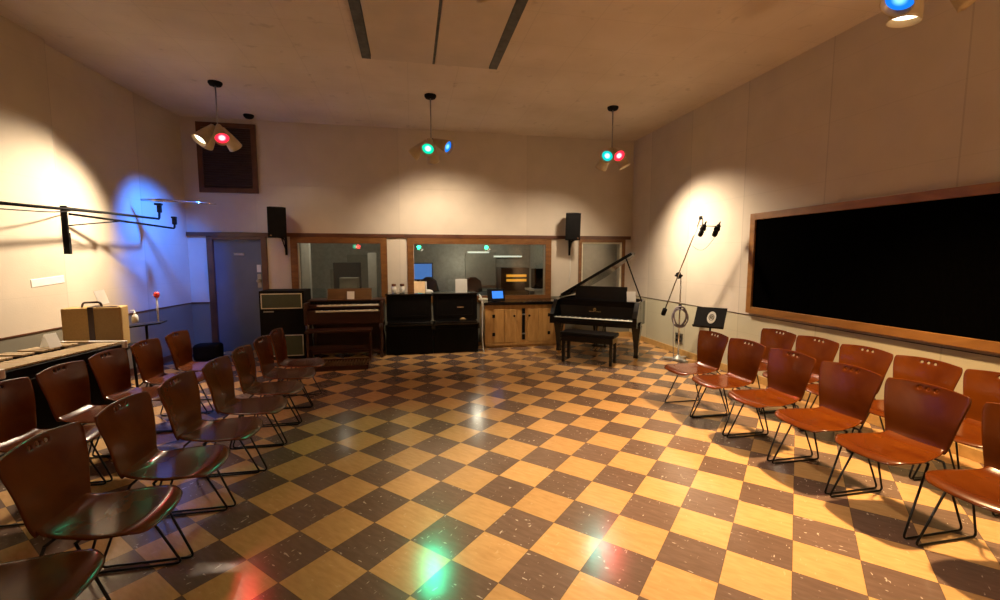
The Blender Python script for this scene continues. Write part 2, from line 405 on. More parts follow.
# dado caps, baseboards, head trim
for a, b_ in zip(edges[:-1], edges[1:]): pass
bm = BM()
prism(bm, [(p[0] + .008, p[1]) for p in pts] + [(p[0] - .01, p[1]) for p in reversed(pts)], .848, .861)
struct('trim_1', bm, M['trim'], label='thin dark dado strip along the left wall')
bm = BM(); b2(bm, (XR - .006, YF, .857), (XR, YB, .866)); struct('trim_2', bm, M['leather'], label='thin dado strip along the right wall')
bm = BM(); b2(bm, (-3.68, YB - .012, .845), (-3.39, YB, .865)); struct('trim_3', bm, M['trim'])
bm = BM(); b2(bm, (-3.68, YB - .045, 1.985), (4.36, YB, 2.05), .004); struct('trim_4', bm, M['trim'], label='dark wood head trim across the back wall')
bm = BM(); b2(bm, (XR - .02, YF, 0), (XR, YB, .10), .004); struct('baseboard_right', bm, M['basewood'])
bm = BM(); b2(bm, (2.9, YB - .02, 0), (XR - .02, YB, .10), .004); struct('baseboard_back', bm, M['basewood'])
bm = BM(); prism(bm, [(p[0] + .018, p[1]) for p in pts] + [(p[0] - .01, p[1]) for p in reversed(pts)], 0, .10); struct('baseboard_left', bm, M['trim'])
# raised wall cap line
bm = BM(); b2(bm, (-3.68, YB - .006, 2.86), (XR, YB, 2.872)); struct('trim_5', bm, M['panelwhite'])

# ceiling hatch: two flat panels and dark channels
bm = BM()
b2(bm, (-.40, 1.2, ZC - .05), (.285, 5.5, ZC + .001), .004); b2(bm, (.315, 1.2, ZC - .05), (.95, 5.5, ZC + .001), .004)
o = struct('ceiling_hatch', bm, M['panelwhite'], label='pair of flat ceiling panels between dark metal channels')
for i, (a, b_) in enumerate(((-.51, -.41), (.287, .313), (.96, 1.06))):
    bm = BM(); b2(bm, (a, 1.2, ZC - .04), (b_, 5.52, ZC + .001)); struct('channel', bm, M['metalgap'], o)

# door
d = struct('door_1', b2(BM(), (-3.30, YB + .02, 0), (-2.54, YB + .065, 1.94), .003), M['doorpaint'], label='grey-blue flush door with dark wood frame')
bm = BM(); b2(bm, (-3.39, YB - .03, 0), (-3.295, YB + .12, 1.985), .004); b2(bm, (-2.545, YB - .03, 0), (-2.45, YB + .12, 1.985), .004); b2(bm, (-3.295, YB - .03, 1.925), (-2.545, YB + .12, 1.985), .004)
struct('door_frame', bm, M['trim'], d)
struct('door_sign', b2(BM(), (-2.99, YB + .012, 1.66), (-2.83, YB + .022, 1.70), .004), M['paper'], d)
struct('keypad', b2(BM(), (-2.635, YB + .003, 1.37), (-2.565, YB + .022, 1.50), .006), M['plastic'], d)
bm = BM(); lathe(bm, [(.032, 0), (.034, .01), (.014, .018), (.014, .05), (.03, .06), (.032, .08), (.02, .09)], 16, Matrix.Translation((-2.6, YB + .022, 1.22)) @ Matrix.Rotation(PI / 2, 4, 'X'))
b2(bm, (-2.635, YB + .012, 1.10), (-2.57, YB + .022, 1.34), .004)
struct('door_handle', bm, M['steel'], d)

# windows (frames sit on the wall face, panes lean a little, as in studios)
def window(i, x0, x1, z0, z1, fw, glass, label, liner=None, tilt=.054):
    w = struct('window_%d' % i, frame_bm(x0, x1, z0, z1, fw, YB - .035, YB + .02), M['frame'], label=label)
    bm = BM(); ax0, ax1, az0, az1 = x0 + fw - .01, x1 - fw + .01, z0 + fw - .01, z1 - fw + .01
    h = (az1 - az0) * tilt
    vs = [bm.verts.new(p) for p in ((ax0, YB + .02, az0), (ax1, YB + .02, az0), (ax1, YB + .02 + h, az1), (ax0, YB + .02 + h, az1))]
    bm.faces.new(vs); struct('pane', bm, glass, w)
    if liner: struct('liner', frame_bm(ax0, ax1, az0, az1, .04, YB - .005, YB + .035), liner, w)
    return w
window(1, -2.07, -.43, .78, 1.99, .115, M['glass'], 'side booth window in a reddish wood frame behind the organ')
window(2, -.07, 2.69, .78, 1.99, .115, M['glass'], 'wide control room window in a reddish wood frame')
window(3, 3.26, 4.25, .78, 1.99, .062, M['glass'], 'narrow window with cream liner beside the right corner', M['cream'])

# ------------------------------------------------------------------ rooms behind the glass
ZB = 2.5; YE = 11.4
bm = BM(); b2(bm, (-2.75, YB + .15, -.1), (4.7, YE, 0)); struct('floor_booths', bm, M['booth_floor'])
bm = BM(); b2(bm, (-2.75, YB + .15, ZB), (4.7, YE, ZB + .1)); struct('ceiling_booths', bm, M['booth_wall'])
bm = BM(); b2(bm, (-2.75, YE, 0), (4.7, YE + .1, ZB)); struct('wall_booths_back', bm, M['booth_wall'])
bm = BM(); b2(bm, (-2.75, YB + .15, 0), (-2.65, YE, ZB)); struct('wall_booths_left', bm, M['booth_wall'])
bm = BM(); b2(bm, (4.7, YB + .15, 0), (4.8, YE, ZB)); struct('wall_booths_right', bm, M['booth_wall'])
bm = BM(); b2(bm, (-.42, YB + .15, 0), (-.34, YE, ZB)); struct('wall_partition', bm, M['booth_wall'])
bm = BM(); b2(bm, (3.08, YB + .15, 0), (3.16, YE, ZB)); struct('wall_partition', bm, M['booth_wall'])

# ------------------------------------------------------------------ camera
cam = bpy.data.cameras.new('camera'); co = bpy.data.objects.new('camera', cam); COL.objects.link(co)
co.location = (0, 0, 1.617); co.rotation_euler = (PI / 2 - .0945, 0, -R(45 - 33.74))
cam.sensor_fit = 'HORIZONTAL'; cam.sensor_width = 36; cam.lens = 443.9 / 1000 * 36; cam.clip_start = .05
bpy.context.scene.camera = co

# ------------------------------------------------------------------ chairs (local +X = the way the sitter faces)
def shell_mesh(kind):
    """grid of a bent plywood seat or backrest, open sheet"""
    bm = BM(); rows = []
    if kind == 'seat':
        us = [i / 14 for i in range(15)]; vs = [-1, -.8, -.55, -.28, 0, .28, .55, .8, 1]
        for t in us:
            x = -.205 + .455 * t
            hw = .155 + .070 * min(1, (t / .55)) ** .8
            if t > .8: hw -= .05 * ((t - .8) / .2) ** 2
            z = .437 + .018 * (t - .45) ** 2 * 4 * .5
            if t < .14: z += .030 * ((.14 - t) / .14) ** 2
            if t > .82: z -= .030 * ((t - .82) / .18) ** 2
            row = []
            for v in vs:
                xx = x - (.03 * v * v if t > .9 else .03 * v * v * t / .9) * (1 if t > .5 else 0)
                zz = z + .010 * v * v * (1 - t) + .004 * v * v
                row.append(bm.verts.new((xx, v * hw, zz)))
            rows.append(row)
        holes = set()
    else:
        us = [0, .06, .14, .25, .38, .5, .62, .74, .835, .885, .935, .985, 1]
        vs = [-1, -.93, -.6, -.35, -.235, -.155, -.04, .04, .155, .235, .35, .6, .93, 1]
        for t in us:
            hw = .170 + .067 * min(1, t / .85) ** .85
            if t > .93: hw -= .012 * ((t - .93) / .07) ** 2
            row = []
            for v in vs:
                z = .447 + .383 * t - (.016 * v * v * max(0, (t - .5) / .5))
                x = -.200 - .070 * t + .012 * math.sin(t * PI) + .028 * v * v * (.35 + .65 * t)
                if t < .1: x += .012 * (1 - t / .1)
                row.append(bm.verts.new((x, v * hw, z)))
            rows.append(row)
        holes = {(9, 4), (9, 6), (9, 8)}
    for i in range(len(rows) - 1):
        for j in range(len(rows[0]) - 1):
            if (i, j) in holes: continue
            f = bm.faces.new((rows[i][j], rows[i][j + 1], rows[i + 1][j + 1], rows[i + 1][j])); f.smooth = True
    return bm

def add_mod(o, th=.012, lv=1):
    s = o.modifiers.new('solid', 'SOLIDIFY'); s.thickness = th; s.offset = 0
    b = o.modifiers.new('sub', 'SUBSURF'); b.levels = lv; b.render_levels = lv
    return o

def make_chair(label, group):
    t = thing('stacking_chair', label, 'chair', group=group)
    add_mod(obj('seat', shell_mesh('seat'), M['chair'], t)); add_mod(obj('backrest', shell_mesh('back'), M['chair'], t))
    for s in (-1, 1):
        y = s * .230; yt = s * .198
        bm = BM()
        path = fillet([(-.02, yt, .424), (.165, y, .008), (-.275, y, .008), (-.13, yt, .424)], .03, 4)
        tube(bm, path, .0065, 7); obj('sled_leg', bm, M['wire'], t)
    bm = BM()
    tube(bm, [(-.02, -.2, .424), (-.02, .2, .424)], .0065, 7); tube(bm, [(-.13, -.2, .424), (-.13, .2, .424)], .0065, 7)
    tube(bm, fillet([(.14, -.1, .430), (-.15, -.1, .426), (-.228, -.1, .50), (-.236, -.1, .60)], .05), .006, 6)
    tube(bm, fillet([(.14, .1, .430), (-.15, .1, .426), (-.228, .1, .50), (-.236, .1, .60)], .05), .006, 6)
    obj('support_frame', bm, M['wire'], t)
    return t

RF = 'red-brown plywood chairs in the front row on the right'
RB = 'red-brown plywood chairs in the back row on the right'
LF = 'red-brown plywood chairs in the front row on the left'
LB = 'red-brown plywood chairs in the back row on the left'
ordn = ['first', 'second', 'third', 'fourth', 'fifth', 'sixth', 'seventh', 'eighth']
proto = None
def chair(x, y, rz, label, group):
    global proto
    if proto is None:
        proto = make_chair(label, group); proto.location = (x, y, 0); proto.rotation_euler = (0, 0, rz); return proto
    return dup(proto, (x, y, 0), rz, label, group)
jr = lambda a: random.uniform(-a, a)
for i, y in enumerate((4.15, 3.665, 3.15, 2.64, 2.145, 1.62)):
    chair(2.91, y, PI + R(jr(.4)), 'red-brown plywood chair in right front row, %s from the microphone stand' % ordn[i], RF)
for i, y in enumerate((4.14, 3.66, 3.18, 2.70, 2.22)):
    chair(3.71, y, PI + R(jr(.4)), 'red-brown plywood chair in right back row below the black panel, %s from the microphone stand' % ordn[i], RB)
for i, (x, y) in enumerate(((-1.235, 5.24), (-1.24, 4.76), (-1.25, 4.25), (-1.265, 3.76), (-1.31, 3.27), (-1.345, 2.77), (-1.385, 2.27), (-1.43, 1.76))):
    chair(x, y, R(jr(.4)), 'red-brown plywood chair in left front row, %s from the organ end' % ordn[i], LF)
for i, (x, y) in enumerate(((-2.23, 5.27), (-2.275, 4.78), (-2.305, 4.29), (-2.315, 3.80), (-2.33, 3.30))):
    chair(x, y, R(jr(.4)), 'red-brown plywood chair in left back row, %s from the door end' % ordn[i], LB)

# ------------------------------------------------------------------ ceiling lamp clusters
GELS = {
    'white': ((1., .80, .55), (1., .95, .85), 5., (1., .80, .57)),
    'warm': ((1., .80, .55), (1., .95, .85), 5., (1., .64, .30)),
    'red': ((1., .02, .05), (1., .45, .5), 2.6, (1., .06, .05)),
    'green': ((0., .75, .42), (.75, 1., .9), 1.9, (.03, 1., .45)),
    'cyan': ((0., .62, .58), (.6, 1., 1.), 1.7, (.03, .9, .7)),
    'blue': ((.01, .22, 1.), (.15, .45, 1.), 1.7, (.025, .185, 1.)),
    'amber': ((1., .25, .03), (1., .5, .2), 2., (1., .35, .08)),
}
LENS = {k: lens_material('lit_%s_gel' % k, v[0], v[2], v[1]) for k, v in GELS.items()}
CL = 'lamp clusters hanging from the ceiling'
def cluster(x, y, label, lamps, zh=3.29):
    t = thing('hanging_lamp_cluster', label, 'ceiling lamp', (x, y, ZC), 0, CL)
    obj('canopy', lathe(BM(), [(.02, -.05), (.07, -.045), (.085, -.02), (.085, 0)], 20), M['matte'], t)
    zr = zh - ZC
    obj('rod', tube(BM(), [(0, 0, -.04), (0, 0, zr)], .009, 8), M['steel'], t)
    obj('hub', lathe(BM(), [(.02, zr - .045), (.055, zr - .035), (.062, zr), (.05, zr + .03), (.02, zr + .04)], 18), M['matte'], t)
    for gel, aim, energy, cone in lamps:
        P0 = V((x, y, zh)); dr = (V(aim) - P0).normalized()
        h = V((dr.x, dr.y, 0)).normalized()
        neck = V((0, 0, zr)) + h * .06
        q = dr.to_track_quat('Z', 'Y'); mx = Matrix.Translation(neck) @ q.to_matrix().to_4x4()
        bm = BM()
        lathe(bm, [(.024, -.01), (.036, 0), (.046, .05), (.064, .12), (.080, .20), (.090, .27), (.093, .295), (.087, .295), (.076, .20), (.056, .12), (.038, .055), (.02, .03)], 22, cap=False)
        sh = obj('lamp_shade', bm, M['shade'], t); sh.matrix_local = mx
        bm = BM(); lathe(bm, [(.001, .265), (.045, .262), (.0835, .252)], 22, cap=False)
        le = obj('lens', bm, LENS[gel], sh)
        gn = gel.replace('warm', 'white'); sh['label'] = '%s spot lamp' % gn; le['label'] = 'lit %s lens' % gn
        if energy > 0:
            L = bpy.data.lights.new('bulb', 'SPOT'); L.color = GELS[gel][3]; L.energy = energy; L.spot_size = R(cone); L.spot_blend = 1. if energy > 500 else .8; L.shadow_soft_size = .09
            lo = bpy.data.objects.new('bulb', L); COL.objects.link(lo); lo.parent = t
            lo.matrix_local = Matrix.Translation(neck + dr * .302) @ (-dr).to_track_quat('Z', 'Y').to_matrix().to_4x4()
    return t

cluster(-2.5, 6.73, 'lamp cluster above the door side with a white and a red lit lamp', [
    ('white', (-3.8, 5.1, .9), 1250, 98), ('red', (-1.1, 4.3, .6), 40, 60), ('blue', (-3.78, 7.6, 1.7), 1000, 66), ('white', (-1.6, 8.4, 1.5), 30, 85)], 3.35)
cluster(.31, 6.65, 'middle lamp cluster above the checkered floor with a green lit lamp', [
    ('green', (-.4, 3.3, .5), 150, 56), ('blue', (2.8, 4.4, 1.7), 10, 60), ('amber', (-1.9, 7.3, 1.2), 90, 80), ('white', (.6, 8.4, 1.15), 300, 120)], 3.29)
cluster(3.09, 6.61, 'lamp cluster above the grand piano with a cyan and a red lit lamp', [
    ('cyan', (.7, 3.6, .9), 60, 60), ('red', (2.9, 2.9, .9), 90, 65), ('white', (4.4, 6.0, .60), 780, 118), ('white', (2.4, 8.3, .7), 210, 110)], 3.28)
cluster(3.27, 2.42, 'lamp cluster with a blue lit lamp near the upper right corner', [
    ('blue', (1.3, 2.4, .8), 8, 60), ('warm', (2.9, 2.8, 0), 1700, 104), ('amber', (4.4, 1.6, 1.6), 18, 70), ('green', (4.4, 1.8, 2.2), 16, 80)], 3.45)
cluster(.31, 2.40, 'lamp cluster hanging almost over the middle of the room', [
    ('white', (1.3, 2.6, 0), 440, 72), ('blue', (-1.2, 2.2, 0), 3, 60), ('red', (-1.5, 3.6, .6), 40, 85), ('white', (2.3, 4.9, 0), 180, 62)], 3.3)
cluster(-2.5, 2.40, 'lamp cluster hanging over the near left chairs', [
    ('white', (-3.8, 1.2, 1.2), 40, 70), ('red', (-.9, .9, 0), 3, 50), ('green', (-.2, 1.7, 0), 14, 50), ('amber', (-3.4, 4.2, 0), 6, 60)], 3.3)
cluster(-2.12, -1.8, 'rear lamp cluster on the left behind the viewer', [
    ('green', (-3.2, 4., .9), 6, 50), ('red', (-1.0, 4., .9), 6, 50), ('white', (-3., -4., 1.), 60, 80)], 3.25)
cluster(.31, -1.8, 'rear middle lamp cluster behind the viewer', [
    ('green', (.3, 4., .6), 15, 50), ('white', (1.8, .3, 0), 190, 85), ('blue', (1., -4., 1.), 30, 70)], 3.25)
cluster(3.1, -1.8, 'rear lamp cluster on the right behind the viewer', [
    ('green', (3.1, 4., .8), 15, 50), ('white', (4.2, .0, .9), 70, 80), ('red', (3., -4., 1.), 30, 70)], 3.25)
# added fill spot, unseen behind the viewer, brightens the ceiling
L = bpy.data.lights.new('added_ceiling_wash', 'SPOT'); L.energy = 820; L.color = (1., .60, .31); L.spot_size = R(112); L.spot_blend = 1.; L.shadow_soft_size = .25
lo = bpy.data.objects.new('added_ceiling_wash', L); COL.objects.link(lo); lo.location = (3.2, -2.2, .6); lo.rotation_euler = (R(180 - 25), 0, 0)

# smoke detector on the ceiling
o = obj('smoke_detector', lathe(BM(), [(.02, -.06), (.05, -.055), (.075, -.03), (.08, 0)], 20), M['matte'], None, (-2.55, 8.12, ZC)); tag(o, 'small dark round detector on the ceiling by the louvered panel', 'detector')

# ------------------------------------------------------------------ back wall fixtures
t = thing('louvered_shutter', 'dark brown louvered wooden panel high on the back wall', 'shutter', (-2.99, YB, 2.71))
obj('frame', frame_bm(-.45, .45, 0, 1.14, .075, -.04, 0), M['trim'], t)
bm = BM(); b2(bm, (-.376, -.008, .074), (.376, -.001, 1.066))
for k in range(26): bx(bm, (0, -.018, .095 + k * .0378), (.75, .03, .006), Euler((R(40), 0, 0)).to_matrix())
obj('louvers', bm, M['shutter'], t)

def wall_speaker(x, z, y0, label, yaw):
    t = thing('wall_speaker', label, 'speaker', (x, YB, z), 0, 'black loudspeakers on the back wall')
    dy = y0 - YB; rm = Euler((R(8), 0, yaw)).to_matrix(); c = V((0, dy, 0))
    bm = BM()
    # trapezoid cabinet, front wider than back
    mx = Matrix.Translation(c) @ rm.to_4x4() @ Matrix.Translation((0, 0, -.25))
    prism(bm, [(-.14, -.13), (.14, -.13), (.10, .12), (-.10, .12)], 0, .5, mx); obj('cabinet', bm, M['satin'], t)
    bm = BM(); bx(bm, (0, 0, 0), (.262, .012, .47), None, .005); g = obj('grille', bm, M['matte'], t); g.matrix_local = Matrix.Translation(c) @ rm.to_4x4() @ Matrix.Translation((0, -.135, 0))
    bm = BM(); bx(bm, (0, 0, 0), (.022, .006, .022), None, .002); bdg = obj('badge', bm, M['chrome'], t); bdg.matrix_local = Matrix.Translation(c) @ rm.to_4x4() @ Matrix.Translation((-.095 if x < 0 else .095, -.143, -.21))
    bm = BM(); b2(bm, (-.02 + .06, -.014, -.55), (.02 + .06, 0, -.18), .003)
    prism(bm, [(-.012, -.25), (-.012, -.45), (-.05, -.27)], -.01, .01, Matrix.Translation((.06, 0, 0)) @ Matrix.Rotation(PI / 2, 4, 'Y') @ Matrix.Rotation(PI / 2, 4, 'Z'))
    tube(bm, [(.06, -.005, -.30), (.06, dy * .75, -.26), (.0, dy, -.245)], .014, 8)
    tube(bm, [(.06, -.005, -.48), (.04, dy * .6, -.27)], .010, 8)
    obj('bracket', bm, M['matte'], t)
    bm = BM(); tube(bm, fillet([(.075, -.008, -.5), (.085, -.008, -.9), (.04, -.008, -1.13)], .1), .005, 6); 
    if x > 0: obj('cable', bm, M['plastic'], t)
    else: bm.free()
    return t
wall_speaker(-2.20, 2.215, 8.10, 'black loudspeaker on a wall bracket between the door and the left window', R(18))
wall_speaker(3.01, 2.215, 8.10, 'black loudspeaker on a wall bracket between the control room window and right window', R(-12))

# ------------------------------------------------------------------ organ speaker cabinet
t = thing('organ_speaker_cabinet', 'tall dark speaker cabinet with cream-piped grilles left of the organ', 'speaker cabinet', (-2.015, 7.5, 0))
bm = BM(); b2(bm, (-.33, 0, .0), (.33, .52, 1.10), .008); obj('cabinet_body', bm, M['matte'], t)
for a, b_ in ((.82, 1.06), (.06, .40)):
    g = obj('grille', b2(BM(), (-.29, -.010, a + .01), (.29, 0, b_ - .01)), M['tolex'], t)
    obj('piping', frame_bm(-.30, .30, a, b_, .014, -.016, 0), M['cream'], g)
obj('nameplate', b2(BM(), (-.27, -.012, .765), (-.12, -.002, .785), .002), M['steel'], t)

# ------------------------------------------------------------------ organ, bench, pedalboard
t = thing('organ_console', 'dark mahogany two-manual organ under the left window', 'organ', (-1.06, 7.35, 0))
bm = BM(); b2(bm, (-.60, .0, .57), (.60, .62, .74), .006); b2(bm, (-.60, .26, .74), (.60, .62, .915), .006)
b2(bm, (-.60, -.02, .57), (-.55, .30, .915), .01); b2(bm, (.55, -.02, .57), (.60, .30, .915), .01)
b2(bm, (-.61, .24, .915), (.61, .64, .93), .006)
obj('case', bm, M['mahog'], t)
bm = BM(); b2(bm, (-.57, .56, .04), (.57, .60, .57)); b2(bm, (-.57, .02, .10), (.57, .05, .14)); obj('back_panel', bm, M['mahog'], t)
for sx in (-.56, .56):
    for sy in (.03, .55):
        bm = BM(); lathe(bm, [(.02, 0), (.032, .02), (.03, .06), (.018, .09), (.026, .16), (.035, .26), (.022, .38), (.018, .44), (.034, .47), (.034, .57)], 14, Matrix.Translation((sx, sy, 0))); obj('leg', bm, M['mahog'], t)
def keys(bmw, bmb, x0, x1, y0, y1, z, n):
    w = (x1 - x0) / n
    for i in range(n):
        b2(bmw, (x0 + i * w + .0008, y0, z - .018), (x0 + (i + 1) * w - .0008, y1, z))
        if i % 7 in (0, 1, 3, 4, 5) and i < n - 1:
            b2(bmb, (x0 + (i + 1) * w - .006, y0 + (y1 - y0) * .38, z), (x0 + (i + 1) * w + .006, y1, z + .012))
for zz, yy in ((.785, .0), (.865, .10)):
    w_, k_ = BM(), BM(); keys(w_, k_, -.42, .52, yy - .03, yy + .11, zz, 36)
    man = obj('manual', w_, M['ivory'], t); obj('sharps', k_, M['black'], man)
    bm = BM(); b2(bm, (-.55, yy - .02, zz - .05), (.55, yy + .12, zz - .019)); b2(bm, (-.545, yy - .025, zz - .02), (-.43, yy + .11, zz + .005)); obj('key_bed', bm, M['mahog'], man)
bm = BM(); b2(bm, (-.55, .225, .87), (.55, .255, .91))
for k in range(24): b2(bm, (-.5 + k * .042, .205, .885), (-.48 + k * .042, .235, .90))
obj('drawbar_panel', bm, M['satin'], t)
bm = BM(); bx(bm, (.05, .33, 1.02), (.70, .014, .19), Euler((R(-14), 0, 0)).to_matrix(), .004); b2(bm, (-.30, .255, .93), (.40, .31, .938)); obj('music_desk', bm, M['walnut'], t)
bm = BM(); bx(bm, (0, 0, .065), (.115, .003, .13)); o = obj('note_card', bm, M['paper'], None, (-.99, 7.622, .940), (R(-13), 0, 0)); tag(o, 'pale note card standing on the organ music desk', 'card')

t = thing('organ_bench', 'low dark wooden bench in front of the organ', 'bench', (-1.10, 7.12, 0))
obj('seat', b2(BM(), (-.48, -.13, .49), (.48, .13, .525), .006), M['mahog'], t)
for s in (-1, 1):
    bm = BM(); b2(bm, (s * .45 - .014, -.12, .0), (s * .45 + .014, .12, .49)); obj('side_panel', bm, M['mahog'], t)
obj('stretcher', b2(BM(), (-.44, -.012, .20), (.44, .012, .28)), M['mahog'], t)

t = thing('organ_pedalboard', 'reddish wooden pedalboard on the floor before the organ bench', 'pedalboard', (-1.02, 6.61, 0))
bm = BM(); b2(bm, (-.38, -.02, 0), (.38, .03, .07), .004); b2(bm, (-.38, .34, 0), (.38, .36, .10)); b2(bm, (-.38, .03, 0), (-.355, .34, .085)); b2(bm, (.355, .03, 0), (.38, .34, .085)); obj('frame', bm, M['mahog'], t)
bm = BM()
for k in range(17): b2(bm, (-.345 + k * .042, .03, .045), (-.323 + k * .042, .34, .075))
obj('pedals', bm, M['walnut'], t)

# ------------------------------------------------------------------ two black upright keyboard cabinets
def upright(x0, x1, label, plate):
    w = x1 - x0
    t = thing('upright_keyboard_cabinet', label, 'keyboard cabinet', (x0, 7.42, 0), 0, 'black upright cabinets under the control room window')
    bm = BM(); b2(bm, (.0, .12, .56), (w, .52, 1.0), .006); obj('upper_case', bm, M['satin'], t)
    bm = BM(); b2(bm, (-.015, .10, .0), (w + .015, .52, .50), .006); obj('lower_case', bm, M['satin'], t)
    bm = BM(); b2(bm, (-.017, -.05, .50), (w + .017, .14, .53), .006); b2(bm, (-.017, -.05, .43), (.01, .12, .50)); b2(bm, (w - .01, -.05, .43), (w + .017, .12, .50)); obj('key_shelf', bm, M['black'], t)
    bm = BM(); bx(bm, (w / 2, .05, .548), (w - .04, .14, .035), Euler((R(6), 0, 0)).to_matrix(), .01); obj('key_cover', bm, M['black'], t)
    bm = BM(); b2(bm, (-.012, .09, 1.0), (w + .012, .53, 1.02), .005); obj('lid', bm, M['black'], t)
    obj('front_panel', frame_bm(.06, w - .06, .62, .96, .03, .112, .121), M['satin'], t)
    bm = BM(); b2(bm, (.05, .092, .06), (w - .05, .101, .42)); obj('kick_panel', bm, M['satin'], t)
    if plate: 
        obj('nameplate', b2(BM(), (w * .53, .105, .77), (w * .53 + .11, .113, .79), .002), M['chrome'], t)
    return t
upright(-.42, .32, 'left of two black upright cabinets with a key shelf, beside the organ', False)
upright(.36, 1.10, 'right of two black upright cabinets, with a silver nameplate and key shelf', True)
bm = BM(); lathe(bm, [(.001, 0), (.05, .002), (.055, .012), (.035, .03), (.012, .04), (.001, .042)], 12); o = obj('folded_cloth', bm, M['grille'], None, (.84, 7.46, .572)); o.scale = (1, .6, 1); tag(o, 'small crumpled tan cloth lying on the right black cabinet key shelf', 'cloth')

# objects on the upright cabinets
for i, (x, y) in enumerate(((-.295, 7.66), (-.16, 7.68))):
    t = thing('glass_jar', ('left' if i == 0 else 'right') + ' small glass jar with dark lid on the left black cabinet', 'jar', (x, y, 1.02), 0, 'small jars on the left black cabinet'); t.scale = (1.15, 1.15, 1.4)
    obj('body', lathe(BM(), [(.03, 0), (.038, .005), (.038, .07), (.028, .085), (.028, .095)], 16), M['jarglass'], t)
    obj('lid', lathe(BM(), [(.031, .088), (.033, .09), (.033, .112), (.028, .116)], 16), M['trim'], t)
t = thing('open_card', 'tan folded card standing open on the left black cabinet', 'card', (.13, 7.62, 1.024))
bm = BM(); bx(bm, (.0, .02, .10), (.185, .003, .20), Euler((R(-14), 0, 0)).to_matrix()); obj('front_leaf', bm, M['tanpaper'], t)
bm = BM(); bx(bm, (.105, .02, .095), (.02, .10, .19), Euler((R(-10), 0, R(6))).to_matrix()); obj('white_edge', bm, M['paper'], t)
bm = BM(); lathe(bm, [(.085, 0), (.09, .006), (.075, .035), (.04, .05), (.001, .054)], 18); o = obj('paper_bowl', bm, M['paper'], None, (.27, 7.80, 1.02)); o.scale = (1.1, .8, 1); tag(o, 'upturned white bowl on the seam of the two black cabinets', 'bowl')
t = thing('white_card', 'blank white card standing on the right black cabinet', 'card', (.84, 7.64, 1.02))
bm = BM(); bx(bm, (0, .0, .118), (.20, .004, .236), Euler((R(-8), 0, 0)).to_matrix()); obj('front_leaf', bm, M['paper'], t)
bm = BM(); bx(bm, (0, .06, .115), (.20, .004, .236), Euler((R(12), 0, 0)).to_matrix()); obj('back_leaf', bm, M['paper'], t)

# ------------------------------------------------------------------ pine cabinet with black top
t = thing('pine_cabinet', 'knotty pine cabinet with black hinges below the control room window', 'cabinet', (1.27, 7.75, 0))
W = 1.50
bm = BM(); b2(bm, (0, 0, .05), (W, .60, .775), .003); b2(bm, (.02, .03, 0), (W - .02, .60, .05)); obj('carcass', bm, M['pine'], t)
bm = BM(); b2(bm, (-.0, -.016, .715), (W, 0, .775), .002); b2(bm, (0, -.010, .05), (W, 0, .09)); obj('rail', bm, M['pine'], t)
for k, (a, b_) in enumerate(((.16, .35), (.355, .56), (.78, .98), (.985, 1.19))):
    dr = obj('door', b2(BM(), (a, -.016, .10), (b_, 0, .70), .003), M['pine'], t)
    if k in (0, 3):
        hx = a if k == 0 else b_
        for z in (.25, .58):
            bm = BM(); b2(bm, (hx - .03, -.022, z - .03), (hx + .02, -.014, z + .03), .004); obj('hinge', bm, M['matte'], dr)
    else:
        bm = BM(); lathe(bm, [(.01, 0), (.01, .015), (.02, .02), (.02, .03), (.008, .034)], 12, Matrix.Translation(((b_ - .03) if k == 1 else (a + .03), -.016, .58)) @ Matrix.Rotation(PI / 2, 4, 'X')); obj('knob', bm, M['matte'], dr)
bm = BM(); b2(bm, (.68, -.012, .14), (.735, .002, .71)); obj('slot', bm, M['matte'], t)
for z in (.25, .60): obj('hinge', b2(BM(), (.675, -.018, z - .012), (.74, -.010, z + .012), .002), M['steel'], t)
t2 = obj('cabinet_top', b2(BM(), (1.24, 7.71, .776), (2.79, 8.355, .83), .006), M['black']); tag(t2, 'black worktop lying on the pine cabinet', 'worktop')
t = thing('tablet', 'dark tablet with a bright blue screen on the black worktop', 'tablet', (1.50, 7.90, .83), R(8)); t.scale = (1.22, 1.22, 1.22)
bm = BM(); bx(bm, (0, 0, .095), (.27, .02, .19), Euler((R(-18), 0, 0)).to_matrix(), .008); obj('housing', bm, M['satin'], t)
bm = BM(); bx(bm, (.02, -.0125, .10), (.17, .003, .11), Euler((R(-18), 0, 0)).to_matrix()); obj('screen', bm, M['tablet_screen'], t)
bm = BM(); b2(bm, (-.06, .0, 0), (.06, .12, .012)); obj('stand', bm, M['satin'], t)
bm = BM(); tube(bm, fillet([(1.135, 7.55, .955), (1.17, 7.55, .93), (1.20, 7.57, .78), (1.20, 7.60, .60), (1.20, 7.62, .2), (1.21, 7.60, .013), (1.20, 7.45, .013)], .06), .012, 7); tube(bm, fillet([(1.14, 7.58, .99), (1.175, 7.58, .95), (1.21, 7.60, .85), (1.235, 7.66, .7)], .06), .010, 7)
o = obj('cable_bundle', bm, M['plastic']); tag(o, 'pale cables hanging between the right black cabinet and pine cabinet', 'cable')
bm = BM(); bx(bm, (0, 0, .02), (.16, .11, .04), None, .01); o = obj('small_dish', bm, M['cream'], None, (1.30, 8.14, .83)); tag(o, 'small cream dish left of the tablet on the worktop', 'dish')

